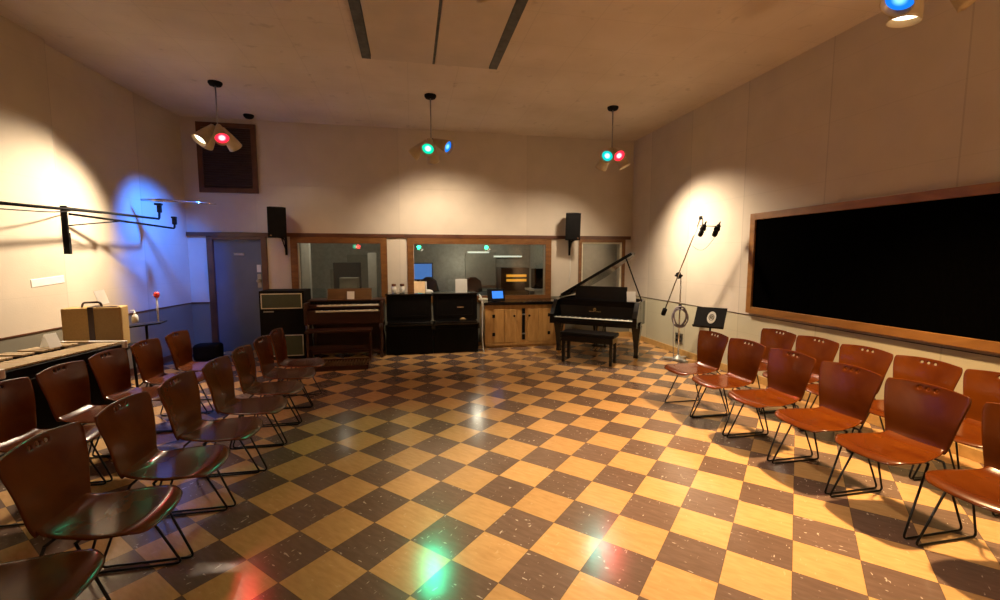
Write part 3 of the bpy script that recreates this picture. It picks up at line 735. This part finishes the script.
# ------------------------------------------------------------------ control room contents
o = thing('wall_monitor', 'blue wall screen seen at left inside the control room', 'monitor', (.15, 10.55, .88))
obj('bezel', b2(BM(), (-.34, 0, .22), (.34, .04, .62), .006), M['satin'], o); obj('picture', b2(BM(), (-.32, -.006, .24), (.32, 0, .60)), M['screen'], o)
bm = BM(); b2(bm, (-.03, .04, .0), (.03, .08, .4)); b2(bm, (-.25, -.1, -.88), (.25, .2, -.85)); tube(bm, [(0, .06, -.86), (0, .06, .1)], .03, 8); obj('stand', bm, M['satin'], o)
def office_chair(x, y, rz, label):
    t = thing('office_chair', label, 'office chair', (x, y, 0), rz, 'dark office chairs in the control room')
    bm = BM(); bx(bm, (0, 0, .48), (.5, .48, .09), None, .035, 3); obj('seat', bm, M['chairdark'], t)
    bm = BM(); prism(bm, [(-.17, 0), (.17, 0), (.23, .28), (.17, .58), (.06, .66), (-.06, .66), (-.17, .58), (-.23, .28)], -.035, .035, Matrix.Translation((0, .24, .56)) @ Matrix.Rotation(R(80), 4, 'X')); obj('backrest', bm, M['chairdark'], t)
    for s in (-1, 1):
        bm = BM(); tube(bm, fillet([(s * .24, .05, .48), (s * .30, .05, .50), (s * .30, .03, .68), (s * .30, -.16, .69)], .05), .02, 8); obj('armrest', bm, M['chairdark'], t)
    bm = BM(); tube(bm, [(0, 0, .08), (0, 0, .45)], .03, 10)
    for k in range(5): tube(bm, [(0, 0, .09), (.27 * math.cos(k * 1.2566), .27 * math.sin(k * 1.2566), .03)], [.025, .018], 8)
    obj('base', bm, M['chairdark'], t)
office_chair(.52, 9.85, R(150), 'dark office chair nearest the blue wall screen in the control room')
office_chair(1.25, 9.75, R(185), 'dark office chair behind the white card in the control room')
office_chair(1.95, 10.55, R(230), 'turned dark office chair farthest right in the control room')
t = thing('mixing_desk', 'wide dark mixing desk inside the control room behind the glass', 'desk', (1.45, 8.95, 0))
bm = BM(); prism(bm, [(-.28, .62), (.34, .66), (.34, .92), (.18, .90), (-.28, .76)], -.95, .95, Matrix.Rotation(PI / 2, 4, 'Z') @ Matrix.Rotation(PI / 2, 4, 'X')); obj('console', bm, M['satin'], t)
for s in (-.85, .85): obj('leg', b2(BM(), (s - .03, -.25, 0), (s + .03, .25, .66)), M['satin'], t)
t = thing('equipment_rack', 'dark equipment rack with amber meters inside the control room', 'rack', (2.24, 9.55, 0))
bm = BM(); b2(bm, (-.32, -.02, 0), (.32, .5, 1.40), .006); obj('cabinet', bm, M['satin'], t)
for z in (1.10, 1.20): obj('meter_row', b2(BM(), (-.2, -.035, z), (.25, -.02, z + .055)), M['amber_led'], t)
for z in (.2, .45, .7): obj('rack_unit', b2(BM(), (-.27, -.03, z), (.27, -.02, z + .18), .004), M['matte'], t)
t = thing('white_side_table', 'pale low cabinet right of the amber rack in the control room', 'side cabinet', (2.72, 9.15, 0))
bm = BM(); b2(bm, (-.2, -.2, .0), (.2, .2, .93), .006); obj('body', bm, M['white'], t); obj('top', b2(BM(), (-.3, -.24, .93), (.24, .24, .97), .004), M['white'], t)
t = thing('studio_monitor', 'dark studio loudspeaker standing on the pale cabinet in the control room', 'speaker', (2.66, 9.15, .97))
bm = BM(); b2(bm, (-.13, -.13, 0), (.13, .13, .42), .01); obj('cabinet', bm, M['matte'], t); obj('woofer', lathe(BM(), [(.09, 0), (.085, .008), (.03, -.0), (.001, .012)], 18, Matrix.Translation((0, -.131, .14)) @ Matrix.Rotation(PI / 2, 4, 'X')), M['satin'], t)
for i, (x, z0, z1, w) in enumerate(((1.75, .9, 1.75, .8), (-1.25, .3, 1.7, .55), (-1.75, .2, 1.35, .35))):
    o = obj('wall_baffle', b2(BM(), (x - w / 2, YE - .06, z0), (x + w / 2, YE, z1), .01), M['greypanel']); tag(o, ['grey acoustic baffle on the control room rear wall', 'wide grey acoustic baffle seen through the left window', 'narrow grey acoustic baffle at left through the left window'][i], 'acoustic panel')
for i, (x, w, z1) in enumerate(((-2.10, .16, 2.3), (-.80, .17, 1.72))):
    o = obj('white_column', b2(BM(), (x - w / 2, 9.6, 0), (x + w / 2, 9.75, z1), .006), M['white']); tag(o, ['white column at the left edge of the left window booth', 'short white post near the right edge of the left window booth'][i], 'column')
o = obj('standing_gobo', b2(BM(), (-1.62, 9.9, 0), (-1.06, 9.98, 1.52), .01), M['chairdark']); tag(o, 'dark standing sound screen in the left window booth', 'screen')
o = obj('pale_crate', b2(BM(), (-1.42, 9.3, .0), (-1.06, 9.6, 1.22), .01), M['greypanel']); tag(o, 'pale grey crate before the dark screen in the left window booth', 'crate')
for i, (x0, x1, z) in enumerate(((1.40, 1.98, 1.76), (2.08, 2.85, 1.655))):
    t = thing('glow_strip', ['left added glowing strip on the control room rear wall', 'right added glowing strip on the control room rear wall'][i], 'glowing strip', (x0, YE, z), 0, 'glowing strips in the control room')
    obj('housing', b2(BM(), (0, -.07, -.03), (x1 - x0, 0, .03), .004), M['white'], t); obj('tube', tube(BM(), [(.02, -.09, 0), (x1 - x0 - .02, -.09, 0)], .016, 8), M['tube'], t)  # added glowing strips stand for bright lines in the glass
def point(x, y, z, e, col, r=.1, name='booth_fill'):
    L = bpy.data.lights.new(name, 'POINT'); L.energy = e; L.color = col; L.shadow_soft_size = r
    o = bpy.data.objects.new(name, L); COL.objects.link(o); o.location = (x, y, z)
point(1.5, 10.3, 2.2, 30, (1, .95, .78)); point(-1.4, 9.3, 2.3, 26, (1, .92, .75)); point(1.2, 10.95, 1.45, 7, (1, .93, .75)); point(3.8, 8.66, 2.3, 5, (1, .9, .65), .05)  # added point fills brighten what shows through the glass
o = obj('grey_screen_board', b2(BM(), (3.3, 8.75, 0), (4.25, 8.8, 2.3), .006), M['greypanel']); tag(o, 'grey board standing close behind the narrow right window', 'board')

# ------------------------------------------------------------------ grand piano
PA = R(-39.25); PC = (2.80, 6.57)
t = thing('grand_piano', 'black grand piano with raised lid in the right back corner', 'piano', (PC[0], PC[1], 0), PA)
def catmull(pts, n=8):
    out = []
    for i in range(len(pts) - 1):
        p0 = V(pts[max(i - 1, 0)]); p1 = V(pts[i]); p2 = V(pts[i + 1]); p3 = V(pts[min(i + 2, len(pts) - 1)])
        for k in range(n):
            s = k / n
            out.append(tuple(.5 * ((2 * p1) + (-p0 + p2) * s + (2 * p0 - 5 * p1 + 4 * p2 - p3) * s * s + (-p0 + 3 * p1 - 3 * p2 + p3) * s ** 3)))
    out.append(tuple(pts[-1])); return out
def rim(off, y0):
    r = .70 - off
    curve = catmull([(r, .42), (r, .62), (.58 - off, .82), (.34 - off * .9, 1.00), (.18 - off * .7, 1.18), (.02 - off * .3, 1.36 - off * .8), (-.22, 1.45 - off), (-.50 + off * .4, 1.40 - off), (-.66 + off * .9, 1.22 - off * .5), (-r, 1.0), (-r, .6)], 6)
    return [(r, y0)] + [p for p in curve] + [(-r, y0)]
ZK = .655
outer = rim(0, .24); inner = rim(.05, .24)
ring_prism(bm := BM(), outer, inner, .56, .93); obj('rim', bm, M['black'], t)
prism(bm := BM(), rim(.048, .25), .60, .80); obj('soundboard', bm, M['bronze'], t)
bm = BM(); b2(bm, (-.70, -.06, .55), (.70, .30, .625), .006)
for s in (-1, 1): prism(bm, [(-.05, .55), (.26, .55), (.26, .93), (.14, .93), (.02, .80), (-.05, .70)], s * .665 - .035, s * .665 + .035, Matrix.Rotation(PI / 2, 4, 'Z') @ Matrix.Rotation(PI / 2, 4, 'X'))
b2(bm, (-.63, -.058, .60), (.63, -.035, .652), .004)
obj('key_bed', bm, M['black'], t)
bm = BM(); bx(bm, (0, .155, .745), (1.26, .02, .19), Euler((R(-10), 0, 0)).to_matrix(), .004); b2(bm, (-.70, .17, .82), (.70, .27, .93)); fb = obj('fallboard', bm, M['black'], t)
bm = BM(); rm = Euler((R(-10), 0, 0)).to_matrix()
tube(bm, [(-.014, .134, .765), (-.020, .130, .79), (-.012, .126, .812)], .003, 6); tube(bm, [(.014, .134, .765), (.020, .130, .79), (.012, .126, .812)], .003, 6); tube(bm, [(0, .136, .755), (0, .126, .815)], .003, 6)
for k in range(-4, 5):
    if k: bx(bm, (k * .022, .1385, .756), (.010, .003, .010), rm)
obj('emblem', bm, M['gold'], fb)
w_, k_ = BM(), BM(); keys(w_, k_, -.625, .625, -.032, .125, ZK, 52)
kb = obj('keyboard', w_, M['ivory'], t); obj('sharps', k_, M['black'], kb)
bm = BM(); bx(bm, (.02, .40, 1.04), (.86, .016, .22), Euler((R(-12), 0, 0)).to_matrix(), .006); b2(bm, (-.55, .30, .925), (.55, .50, .937)); obj('music_desk', bm, M['black'], t)
# lid, hinged on the bass side
la = R(31)
lidpoly = [(x + .70, y) for x, y in rim(-.012, .44)]
mx = Matrix.Translation((-.70, 0, .94)) @ Matrix.Rotation(-la, 4, 'Y')
prism(bm := BM(), lidpoly, 0, .024, mx); lid = obj('lid', bm, M['black'], t)
bm = BM(); prism(bm, [(.02, .45), (1.40, .45), (1.40, .80), (.02, .80)], .027, .048, mx); obj('front_flap', bm, M['black'], lid)
top = mx @ V((1.28, .52, 0)); bm = BM(); tube(bm, [(.675, .45, .92), top], .011, 8); obj('lid_prop', bm, M['black'], t)
def piano_leg(x, y):
    bm = BM()
    prof = [(.035, 0), (.035, .03), (.030, .05), (.032, .12), (.042, .26), (.056, .38), (.066, .46), (.070, .50), (.060, .52), (.068, .535), (.068, .56)]
    for (r0, z0), (r1, z1) in zip(prof, prof[1:]):
        A = [bm.verts.new((x + sx * r0, y + sy * r0, z0)) for sx, sy in ((-1, -1), (1, -1), (1, 1), (-1, 1))]
        B = [bm.verts.new((x + sx * r1, y + sy * r1, z1)) for sx, sy in ((-1, -1), (1, -1), (1, 1), (-1, 1))]
        for k in range(4): bm.faces.new((A[k], A[(k + 1) % 4], B[(k + 1) % 4], B[k]))
    bmesh.ops.remove_doubles(bm, verts=bm.verts[:], dist=1e-5)
    l = obj('leg', bm, M['black'], t)
    l.location.z = .05
    bm = BM(); lathe(bm, [(.026, -.012), (.03, -.008), (.03, .008), (.026, .012)], 14, Matrix.Translation((x, y, -.02)) @ Matrix.Rotation(PI / 2, 4, 'X')); b2(bm, (x - .012, y - .016, -.01), (x + .012, y + .016, .002)); obj('caster', bm, M['gold'], l)
piano_leg(-.63, .20); piano_leg(.655, .20); piano_leg(-.28, 1.24)
bm = BM(); b2(bm, (-.12, .42, .12), (.12, .56, .155), .006); b2(bm, (-.10, .47, .155), (-.075, .50, .56)); b2(bm, (.075, .47, .155), (.10, .50, .56)); tube(bm, [(0, .80, .60), (0, .55, .15)], .008, 6); ly = obj('pedal_lyre', bm, M['black'], t)
for k in (-1, 0, 1):
    bm = BM(); bx(bm, (k * .06, .39, .10), (.028, .14, .01), Euler((R(6), 0, 0)).to_matrix(), .003); obj('pedal', bm, M['gold'], ly)
bm = BM(); bx(bm, (0, 0, .07), (.14, .003, .16), Euler((R(-10), 0, 0)).to_matrix())
u = Matrix.Rotation(PA, 4, 'Z'); pw = V((PC[0], PC[1], 0)) + u @ V((.545, .26, .930))
o = obj('paper_sign', bm, M['paper'], None, pw + V((0, 0, .011)), (0, 0, R(-12))); tag(o, 'white paper sign standing on the right end of the grand piano', 'sign')

bu = V((.774, -.633)); bv = V((.633, .774)); bc = V((2.685, 6.40))
t = thing('piano_bench', 'black wooden bench in front of the grand piano', 'bench', (bc.x, bc.y, 0), PA)
bm = BM(); b2(bm, (-.42, -.17, .42), (.42, .17, .475), .012); obj('cushion', bm, M['satin'], t)
bm = BM(); b2(bm, (-.40, -.15, .33), (.40, .15, .42), .004); obj('apron', bm, M['black'], t)
for sx in (-1, 1):
    for sy in (-1, 1):
        bm = BM(); prism(bm, [(-.022, -.022), (.022, -.022), (.022, .022), (-.022, .022)], 0, .33, Matrix.Translation((sx * .372, sy * .125, 0))); obj('leg', bm, M['black'], t)

# ------------------------------------------------------------------ boom microphone stand
t = thing('boom_microphone_stand', 'tall boom microphone stand with cast base by the right wall', 'microphone stand', (4.11, 6.22, 0))
bm = BM()
for k in range(3):
    a = k * 2.094 + .5; bx(bm, (.10 * math.cos(a), .10 * math.sin(a), .025), (.24, .075, .045), Euler((0, 0, a)).to_matrix(), .012)
lathe(bm, [(.09, .0), (.10, .02), (.075, .05), (.035, .075), (.02, .10)], 18); obj('base', bm, M['ironcast'], t)
obj('pole', tube(BM(), [(0, 0, .09), (0, 0, 1.33)], .0125, 10), M['chrome'], t)
obj('height_clutch', lathe(BM(), [(.012, .80), (.022, .81), (.024, .89), (.013, .90)], 14), M['satin'], t)
cwp = V((-.07, .31, .77)); tip = V((-.10, -.56, 2.18)); cl = V((-.045, 0, 1.345))
bm = BM(); bx(bm, tuple(cl), (.05, .07, .10), Euler((R(-20), 0, 0)).to_matrix(), .012); tube(bm, [cl + V((-.06, 0, 0)), cl + V((.06, 0, 0))], .016, 10); obj('boom_clamp', bm, M['satin'], t)
d_ = (tip - cwp).normalized()
obj('boom_arm', tube(BM(), [cwp, tip], .0105, 10), M['chrome'], t)
bm = BM(); tube(bm, [cwp - d_ * .10, cwp - d_ * .09, cwp + d_ * .02, cwp + d_ * .03], [.022, .036, .036, .02], 14); obj('counterweight', bm, M['matte'], t)
m1 = V((-.17, -.70, 1.99)); m2 = V((-.01, -.78, 1.985))
bm = BM(); tube(bm, fillet([tip, tip + d_ * .03, tip + V((-.02, -.08, -.04)), m1 + V((.0, .0, .07))], .03), .007, 8); tube(bm, [m1 + V((-.02, .03, .07)), m2 + V((.02, -.02, .06))], .006, 8)
bx(bm, tuple(tip), (.035, .05, .05), None, .01); obj('stereo_bar', bm, M['satin'], t)
for k, m_ in enumerate((m1, m2)):
    pw_ = V((4.11, 6.22, 0)) + m_
    mt = thing('condenser_microphone', ['left black microphone hanging from the tall boom stand', 'right black microphone hanging from the tall boom stand'][k], 'microphone', tuple(pw_), 0, 'microphones on the boom stand')
    ax = V((-.45, -.15, -.75)).normalized(); q = ax.to_track_quat('Z', 'Y').to_matrix().to_4x4()
    obj('body', lathe(BM(), [(.02, -.10), (.027, -.09), (.029, -.02), (.029, .0)], 16, q), M['matte'], mt)
    obj('head_grille', lathe(BM(), [(.029, 0), (.034, .015), (.035, .06), (.027, .085), (.001, .092)], 16, q), M['satin'], mt)
    bm = BM(); tube(bm, [V((0, 0, .07)), V((.03, .01, .03)), q @ V((.03, 0, -.05))], .007, 8); lathe(bm, [(.034, -.05), (.040, -.045), (.040, -.015), (.034, -.01)], 14, q); obj('shock_mount', bm, M['satin'], mt)
    bm = BM(); tube(bm, [q @ V((0, 0, -.10)), q @ V((.0, 0, -.15))], [.012, .009], 10); tube(bm, [V((.05, .02, .02)), V((.075, .02, .07))], .012, 8); obj('connector', bm, M['satin'], mt)
# coiled cable on the pole and its lead
bm = BM(); pts2 = []
for k in range(200):
    a = k * 2 * PI / 25; rr = .115 + .02 * math.sin(k * .37); pts2.append((rr * math.cos(a) * .88, -.028 + .018 * math.sin(k * .21), rr * math.sin(a) * 1.25))
tube(bm, pts2, .0075, 6)
o = obj('coiled_cable', bm, M['cable'], None, (4.095, 6.20, .70)); o.rotation_euler = (0, 0, R(-20)); tag(o, 'coil of grey cable hanging on the boom stand pole', 'cable')
bm = BM(); P = [V((4.11, 6.22, 0)) + m2 + V((-.02, 0, .0))]
for k in range(13):
    s = k / 12; a = V((4.11, 6.22, 0)) + m1; b_ = V((4.11, 6.22, 0)) + m2 + V((0, .05, -.08))
    P.append(b_.lerp(V((4.035, 5.90, 1.80)), s) + V((.02, 0, -.12 * math.sin(PI * s))))
P = P[1:]
tube(bm, P, .0035, 6); o = obj('microphone_lead', bm, M['cable']); tag(o, 'thin lead sagging from the right microphone to the boom arm', 'cable')
bm = BM(); tube(bm, fillet([(3.985, 6.18, .66), (3.975, 6.17, .4), (3.99, 6.16, .06), (3.93, 6.12, .010), (3.86, 6.20, .008), (3.78, 6.45, .008)], .05), .005, 6)
o = obj('floor_cable', bm, M['cable']); tag(o, 'thin cable dropping from the coil to the floor beside the boom stand', 'cable')
# outlet plate
t = thing('outlet_plate', 'square metal outlet plate low on the right wall behind the boom stand', 'outlet', (XR, 6.65, .27))
obj('plate', b2(BM(), (-.012, -.10, -.09), (0, .10, .09), .004), M['steel'], t)
for s in (-1, 1):
    for z in (-.035, .035): obj('socket', lathe(BM(), [(.018, 0), (.02, .004), (.012, .006)], 12, Matrix.Translation((-.012, s * .045, z)) @ Matrix.Rotation(-PI / 2, 4, 'Y')), M['matte'], t)

# ------------------------------------------------------------------ music stand with emblem
t = thing('music_stand', 'black music stand with a white oval emblem beside the right chairs', 'music stand', (3.72, 4.98, 0), R(-50))
tilt = Euler((R(-36), R(0), 0)).to_matrix()
dk = V((0, 0, .86))
bm = BM(); bx(bm, tuple(dk), (.36, .010, .30), tilt, .003); bx(bm, tuple(dk + tilt @ V((0, -.025, -.148))), (.36, .05, .008), tilt); obj('desk', bm, M['matte'], t)
bm = BM(); vs = [(.052 * math.cos(2 * PI * k / 32), .088 * math.sin(2 * PI * k / 32)) for k in range(32)]
prism(bm, vs, 0, .002, Matrix.Translation(dk + tilt @ V((.02, -.006, 0))) @ tilt.to_4x4() @ Matrix.Rotation(PI / 2, 4, 'X')); em = obj('emblem', bm, M['paper'], t)
bm = BM()
def eb(pts_, r=.0035): tube(bm, [dk + tilt @ V((.02 + px, -.0095, pz)) for px, pz in pts_], r, 6)
eb([(.030 * math.cos(k * .2618), .042 * math.sin(k * .2618)) for k in range(25)], .0028)
eb([(-.012, -.022), (-.012, .022), (.006, .022), (.010, .012), (.006, .002), (-.010, 0), (.010, -.022)]); eb([(.018, -.02), (.018, .02)], .0028)
obj('emblem_mark', bm, M['satin'], em)
bm = BM(); tube(bm, [(0, .03, .12), (0, .03, .84)], .012, 8); bx(bm, (0, .025, .80), (.05, .03, .12), None, .008); obj('pole', bm, M['satin'], t)
for k in range(3):
    a = k * 2.094 + .3; bm = BM(); tube(bm, [(0, .03, .26), (.27 * math.cos(a), .03 + .27 * math.sin(a), .012)], .008, 8); obj('leg', bm, M['satin'], t)

# ------------------------------------------------------------------ large black framed panel on the right wall
t = thing('framed_black_panel', 'large black panel in an oak frame on the right wall', 'wall panel', (XR, 0, 0))
y0, y1, z0, z1, fw = 1.45, 5.12, .895, 2.19, .085
bm = BM(); b2(bm, (-.05, y0, z0), (0, y0 + fw, z1), .004); b2(bm, (-.05, y1 - fw, z0), (0, y1, z1), .004); b2(bm, (-.05, y0 + fw, z1 - fw), (0, y1 - fw, z1), .004); b2(bm, (-.05, y0 + fw, z0), (0, y1 - fw, z0 + fw), .004); obj('frame', bm, M['boardframe'], t)
bm = BM(); rows = []
for i in range(60):
    yy = y0 + fw - .005 + (y1 - y0 - 2 * fw + .01) * i / 59; dx = .004 * math.sin(i * 1.3) + .003 * math.sin(i * .47)
    rows.append((bm.verts.new((-.026 + dx * .5, yy, z0 + fw - .012 + .006 * math.sin(i * .9) + .004 * math.sin(i * 2.3))), bm.verts.new((-.026 + dx * .3, yy, z1 - fw + .005))))
for a, b_ in zip(rows, rows[1:]): bm.faces.new((a[0], b_[0], b_[1], a[1]))
obj('black_cloth', bm, M['cloth'], t)

# ------------------------------------------------------------------ left side: wall-mounted swing arms
t = thing('wall_swing_arms', 'black double swing arm bracket on the left wall', 'wall bracket', (-3.80, 5.9, 0))
bm = BM(); b2(bm, (-.05, -.012, 1.70), (.022, .012, 2.20), .004); b2(bm, (-.05, -.018, 1.66), (.028, .018, 1.90)); obj('wall_post', bm, M['matte'], t)
bm = BM(); tube(bm, fillet([(.30, -2.2, 2.055), (.30, .2, 2.145), (.32, 1.27, 2.165), (.32, 1.29, 2.33)], .03), .015, 10); tube(bm, [(.02, 0, 2.17), (.30, .1, 2.14)], .016, 8); obj('upper_arm', bm, M['matte'], t)
bm = BM(); tube(bm, fillet([(.03, .02, 2.11), (.30, .75, 2.07), (.50, 1.28, 2.035), (.50, 1.29, 2.17)], .03), .013, 10); obj('lower_arm', bm, M['matte'], t)
bm = BM(); bx(bm, (.32, 1.29, 2.31), (.05, .05, .11), None, .01); bx(bm, (.32, 1.27, 2.37), (.09, .06, .03), None, .008); obj('upper_clamp', bm, M['satin'], t)
bm = BM(); bx(bm, (.50, 1.29, 2.14), (.05, .05, .10), None, .01); bx(bm, (.50, 1.28, 2.19), (.06, .05, .025), None, .006); obj('lower_clamp', bm, M['satin'], t)
bm = BM(); tube(bm, fillet([(.05, .0, 2.14), (.14, -.4, 2.09), (.30, -2.1, 2.0)], .2), .006, 6); tube(bm, [(.03, 0, 1.98), (.28, .55, 2.08)], .007, 6); obj('stay_wire_and_shadow_line', bm, M['satin'], t)  # short second tube models a shadow line below the arm
bm = BM(); tube(bm, [(-3.66, 7.1, 2.42), (-3.46, 7.16, 2.425), (-3.06, 7.30, 2.42), (-2.82, 7.38, 2.41)], [.014, .021, .014, .006], 10); o = obj('boom_rod', bm, M['chrome']); tag(o, 'thin shiny rod lying across the end of the upper swing arm', 'rod')
bm = BM(); tube(bm, [(-3.62, 6.90, 2.205), (-3.47, 6.95, 2.205), (-3.30, 7.0, 2.204)], [.006, .009, .006], 8); 
bm.free()
# white plate built in place of a bright light patch on the wall
bm = BM(); bx(bm, (0, 0, 0), (.012, .42, .085), None, .0055); o = obj('wall_bright_patch', bm, M['white'], None, (-3.802, 5.58, 1.37)); o.rotation_euler = (R(4), 0, R(-2.6)); tag(o, 'white oblong plate drawn for a bright patch on the left wall below the bracket', 'plate')

# ------------------------------------------------------------------ marimba-like bar instrument
va = math.atan2(-.17, 1.07)       # long axis turned from +Y toward +X
t = thing('bar_percussion', 'low bar percussion instrument with tan bars behind the left chairs', 'marimba', (-2.93, 3.80, -.055), va)
L_ = 1.08; Wd = .56
bm = BM()
b2(bm, (-.03, 0, .74), (.0, L_, .84), .004); b2(bm, (-Wd, 0, .74), (-Wd + .03, L_, .84), .004); b2(bm, (-Wd * .55, .02, .78), (-Wd * .5, L_ - .02, .835)); obj('side_rails', bm, M['satin'], t)
for a, b_ in ((-.035, .0), (L_, L_ + .035)): obj('end_rail', b2(BM(), (-Wd - .03, a, .80), (.03, b_, .872), .006), M['white'], t)
for i in range(18):
    yy = .02 + i * (L_ - .04) / 18; ln = .27 - .004 * i
    bm = BM(); b2(bm, (-.02 - ln, yy + .003, .845), (-.02, yy + .048, .862), .003); obj('bar', bm, M['bars'], t)
    if i % 7 in (0, 1, 3, 4, 5):
        bm = BM(); b2(bm, (-.32 - ln * .85, yy + .028, .862), (-.30, yy + .072, .879), .003); obj('bar', bm, M['bars'], t)
bm = BM()
for i in range(18):
    yy = .045 + i * (L_ - .04) / 18; lathe(bm, [(.019, .40 + .012 * i), (.019, .80)], 10, Matrix.Translation((-.14, yy, 0)))
obj('resonators', bm, M['steel'], t)
for sx in (-.02, -Wd + .02):
    for sy in (.03, L_ - .03):
        bm = BM(); tube(bm, [(sx, sy, .056), (sx, sy, .78)], .018, 8); obj('leg', bm, M['satin'], t)
bm = BM(); b2(bm, (-.012, .0, .25), (.0, L_, .735)); obj('front_sheet', bm, M['matte'], t)  # plain black sheet below the front rail

# A-frame white card on the bars
t = thing('tent_card', 'small white tent card standing on the tan bars', 'card', (-3.16, 4.60, .825), R(74))
for s in (-1, 1):
    bm = BM(); bx(bm, (0, s * .026, .062), (.10, .002, .13), Euler((R(22) * s, 0, 0)).to_matrix()); obj('leaf', bm, M['paper'], t)

# ------------------------------------------------------------------ tan amplifier case on a low stand
t = thing('case_stand', 'dark low folding stand under the tan tweed case', 'stand', (-3.23, 5.32, 0), R(14))
obj('top', b2(BM(), (-.28, -.15, .66), (.28, .15, .69), .004), M['satin'], t)
for sx in (-1, 1):
    for sy in (-1, 1):
        bm = BM(); tube(bm, [(sx * .27, sy * .12, .0), (sx * .25, sy * .11, .67)], .014, 8); obj('leg', bm, M['satin'], t)
t = thing('tweed_amplifier', 'tan tweed amplifier case with dark strap and handle behind the bars', 'amplifier', (-3.23, 5.32, .69), R(14))
bm = BM(); b2(bm, (-.24, -.11, 0), (.24, .11, .42), .012); obj('cabinet', bm, M['tweed'], t)
obj('grille_panel', b2(BM(), (.02, -.114, .02), (.225, -.108, .40), .003), M['grille'], t)
bm = BM(); b2(bm, (-.03, -.118, .0), (.015, -.106, .424)); b2(bm, (-.03, -.118, .416), (.015, .11, .428)); obj('strap', bm, M['leather'], t)
bm = BM(); tube(bm, fillet([(-.10, -.02, .42), (-.09, -.02, .47), (.05, -.02, .47), (.06, -.02, .42)], .03), .010, 8); obj('handle', bm, M['leather'], t)
bm = BM(); b2(bm, (.03, -.09, .421), (.20, -.03, .427)); obj('control_plate', bm, M['leather'], t)
bm = BM(); bx(bm, (0, 0, .075), (.115, .003, .15), Euler((R(-14), R(-6), 0)).to_matrix()); o = obj('white_note', bm, M['paper'], None, (-3.19, 5.36, 1.132), (0, 0, R(76))); tag(o, 'white note card propped on top of the tan tweed case', 'card')

# ------------------------------------------------------------------ tray stand, bottle, mallet
t = thing('tray_stand', 'black tray stand in front of the blue-lit left corner', 'stand', (-3.07, 5.88, -.0), R(10))
bm = BM(); bx(bm, (.0, 0, .840), (.36, .22, .018), Euler((0, R(-6), 0)).to_matrix(), .004); obj('tray', bm, M['satin'], t)
bm = BM(); tube(bm, [(0, 0, .10), (0, 0, .83)], .014, 8); obj('pole', bm, M['satin'], t)
for k in range(3):
    a = k * 2.094 + .5; bm = BM(); tube(bm, [(0, 0, .22), (.26 * math.cos(a), .26 * math.sin(a), .012)], .009, 8); obj('leg', bm, M['satin'], t)
t = thing('pump_bottle', 'clear pump bottle standing on the black tray stand', 'bottle', (-3.17, 5.86, .868), R(10))
obj('body', lathe(BM(), [(.03, 0), (.034, .005), (.034, .06), (.026, .085), (.012, .095), (.012, .105)], 16), M['plastic'], t)
bm = BM(); lathe(bm, [(.013, .103), (.014, .118), (.005, .12), (.005, .14)], 12); tube(bm, [(0, 0, .14), (-.035, 0, .138)], .006, 8); obj('pump', bm, M['white'], t)
t = thing('red_mallet', 'mallet with a red ball head standing upright on the tray stand', 'mallet', (-2.955, 5.91, .862))
obj('shaft', tube(BM(), [(0, 0, 0), (.0, 0, .30)], [.010, .007], 8), M['plastic'], t)
obj('head', lathe(BM(), [(.001, .285), (.020, .29), (.031, .315), (.028, .34), (.015, .355), (.001, .358)], 16), M['red'], t)
# low dark bag by the door
bm = BM(); bx(bm, (0, 0, .13), (.38, .24, .26), None, .05, 3); o = obj('gear_bag', bm, M['matte'], None, (-3.2, 7.75, 0)); tag(o, 'low black gear bag on the floor in front of the door', 'bag')

# ------------------------------------------------------------------ world and view
w = bpy.data.worlds.new('dim_room_air'); bpy.context.scene.world = w; w.use_nodes = True
w.node_tree.nodes['Background'].inputs[0].default_value = (.01, .009, .008, 1); w.node_tree.nodes['Background'].inputs[1].default_value = 1.
sc = bpy.context.scene
sc.view_settings.view_transform = 'Standard'; sc.view_settings.look = 'None'; sc.view_settings.exposure = -.55; sc.view_settings.gamma = 1.
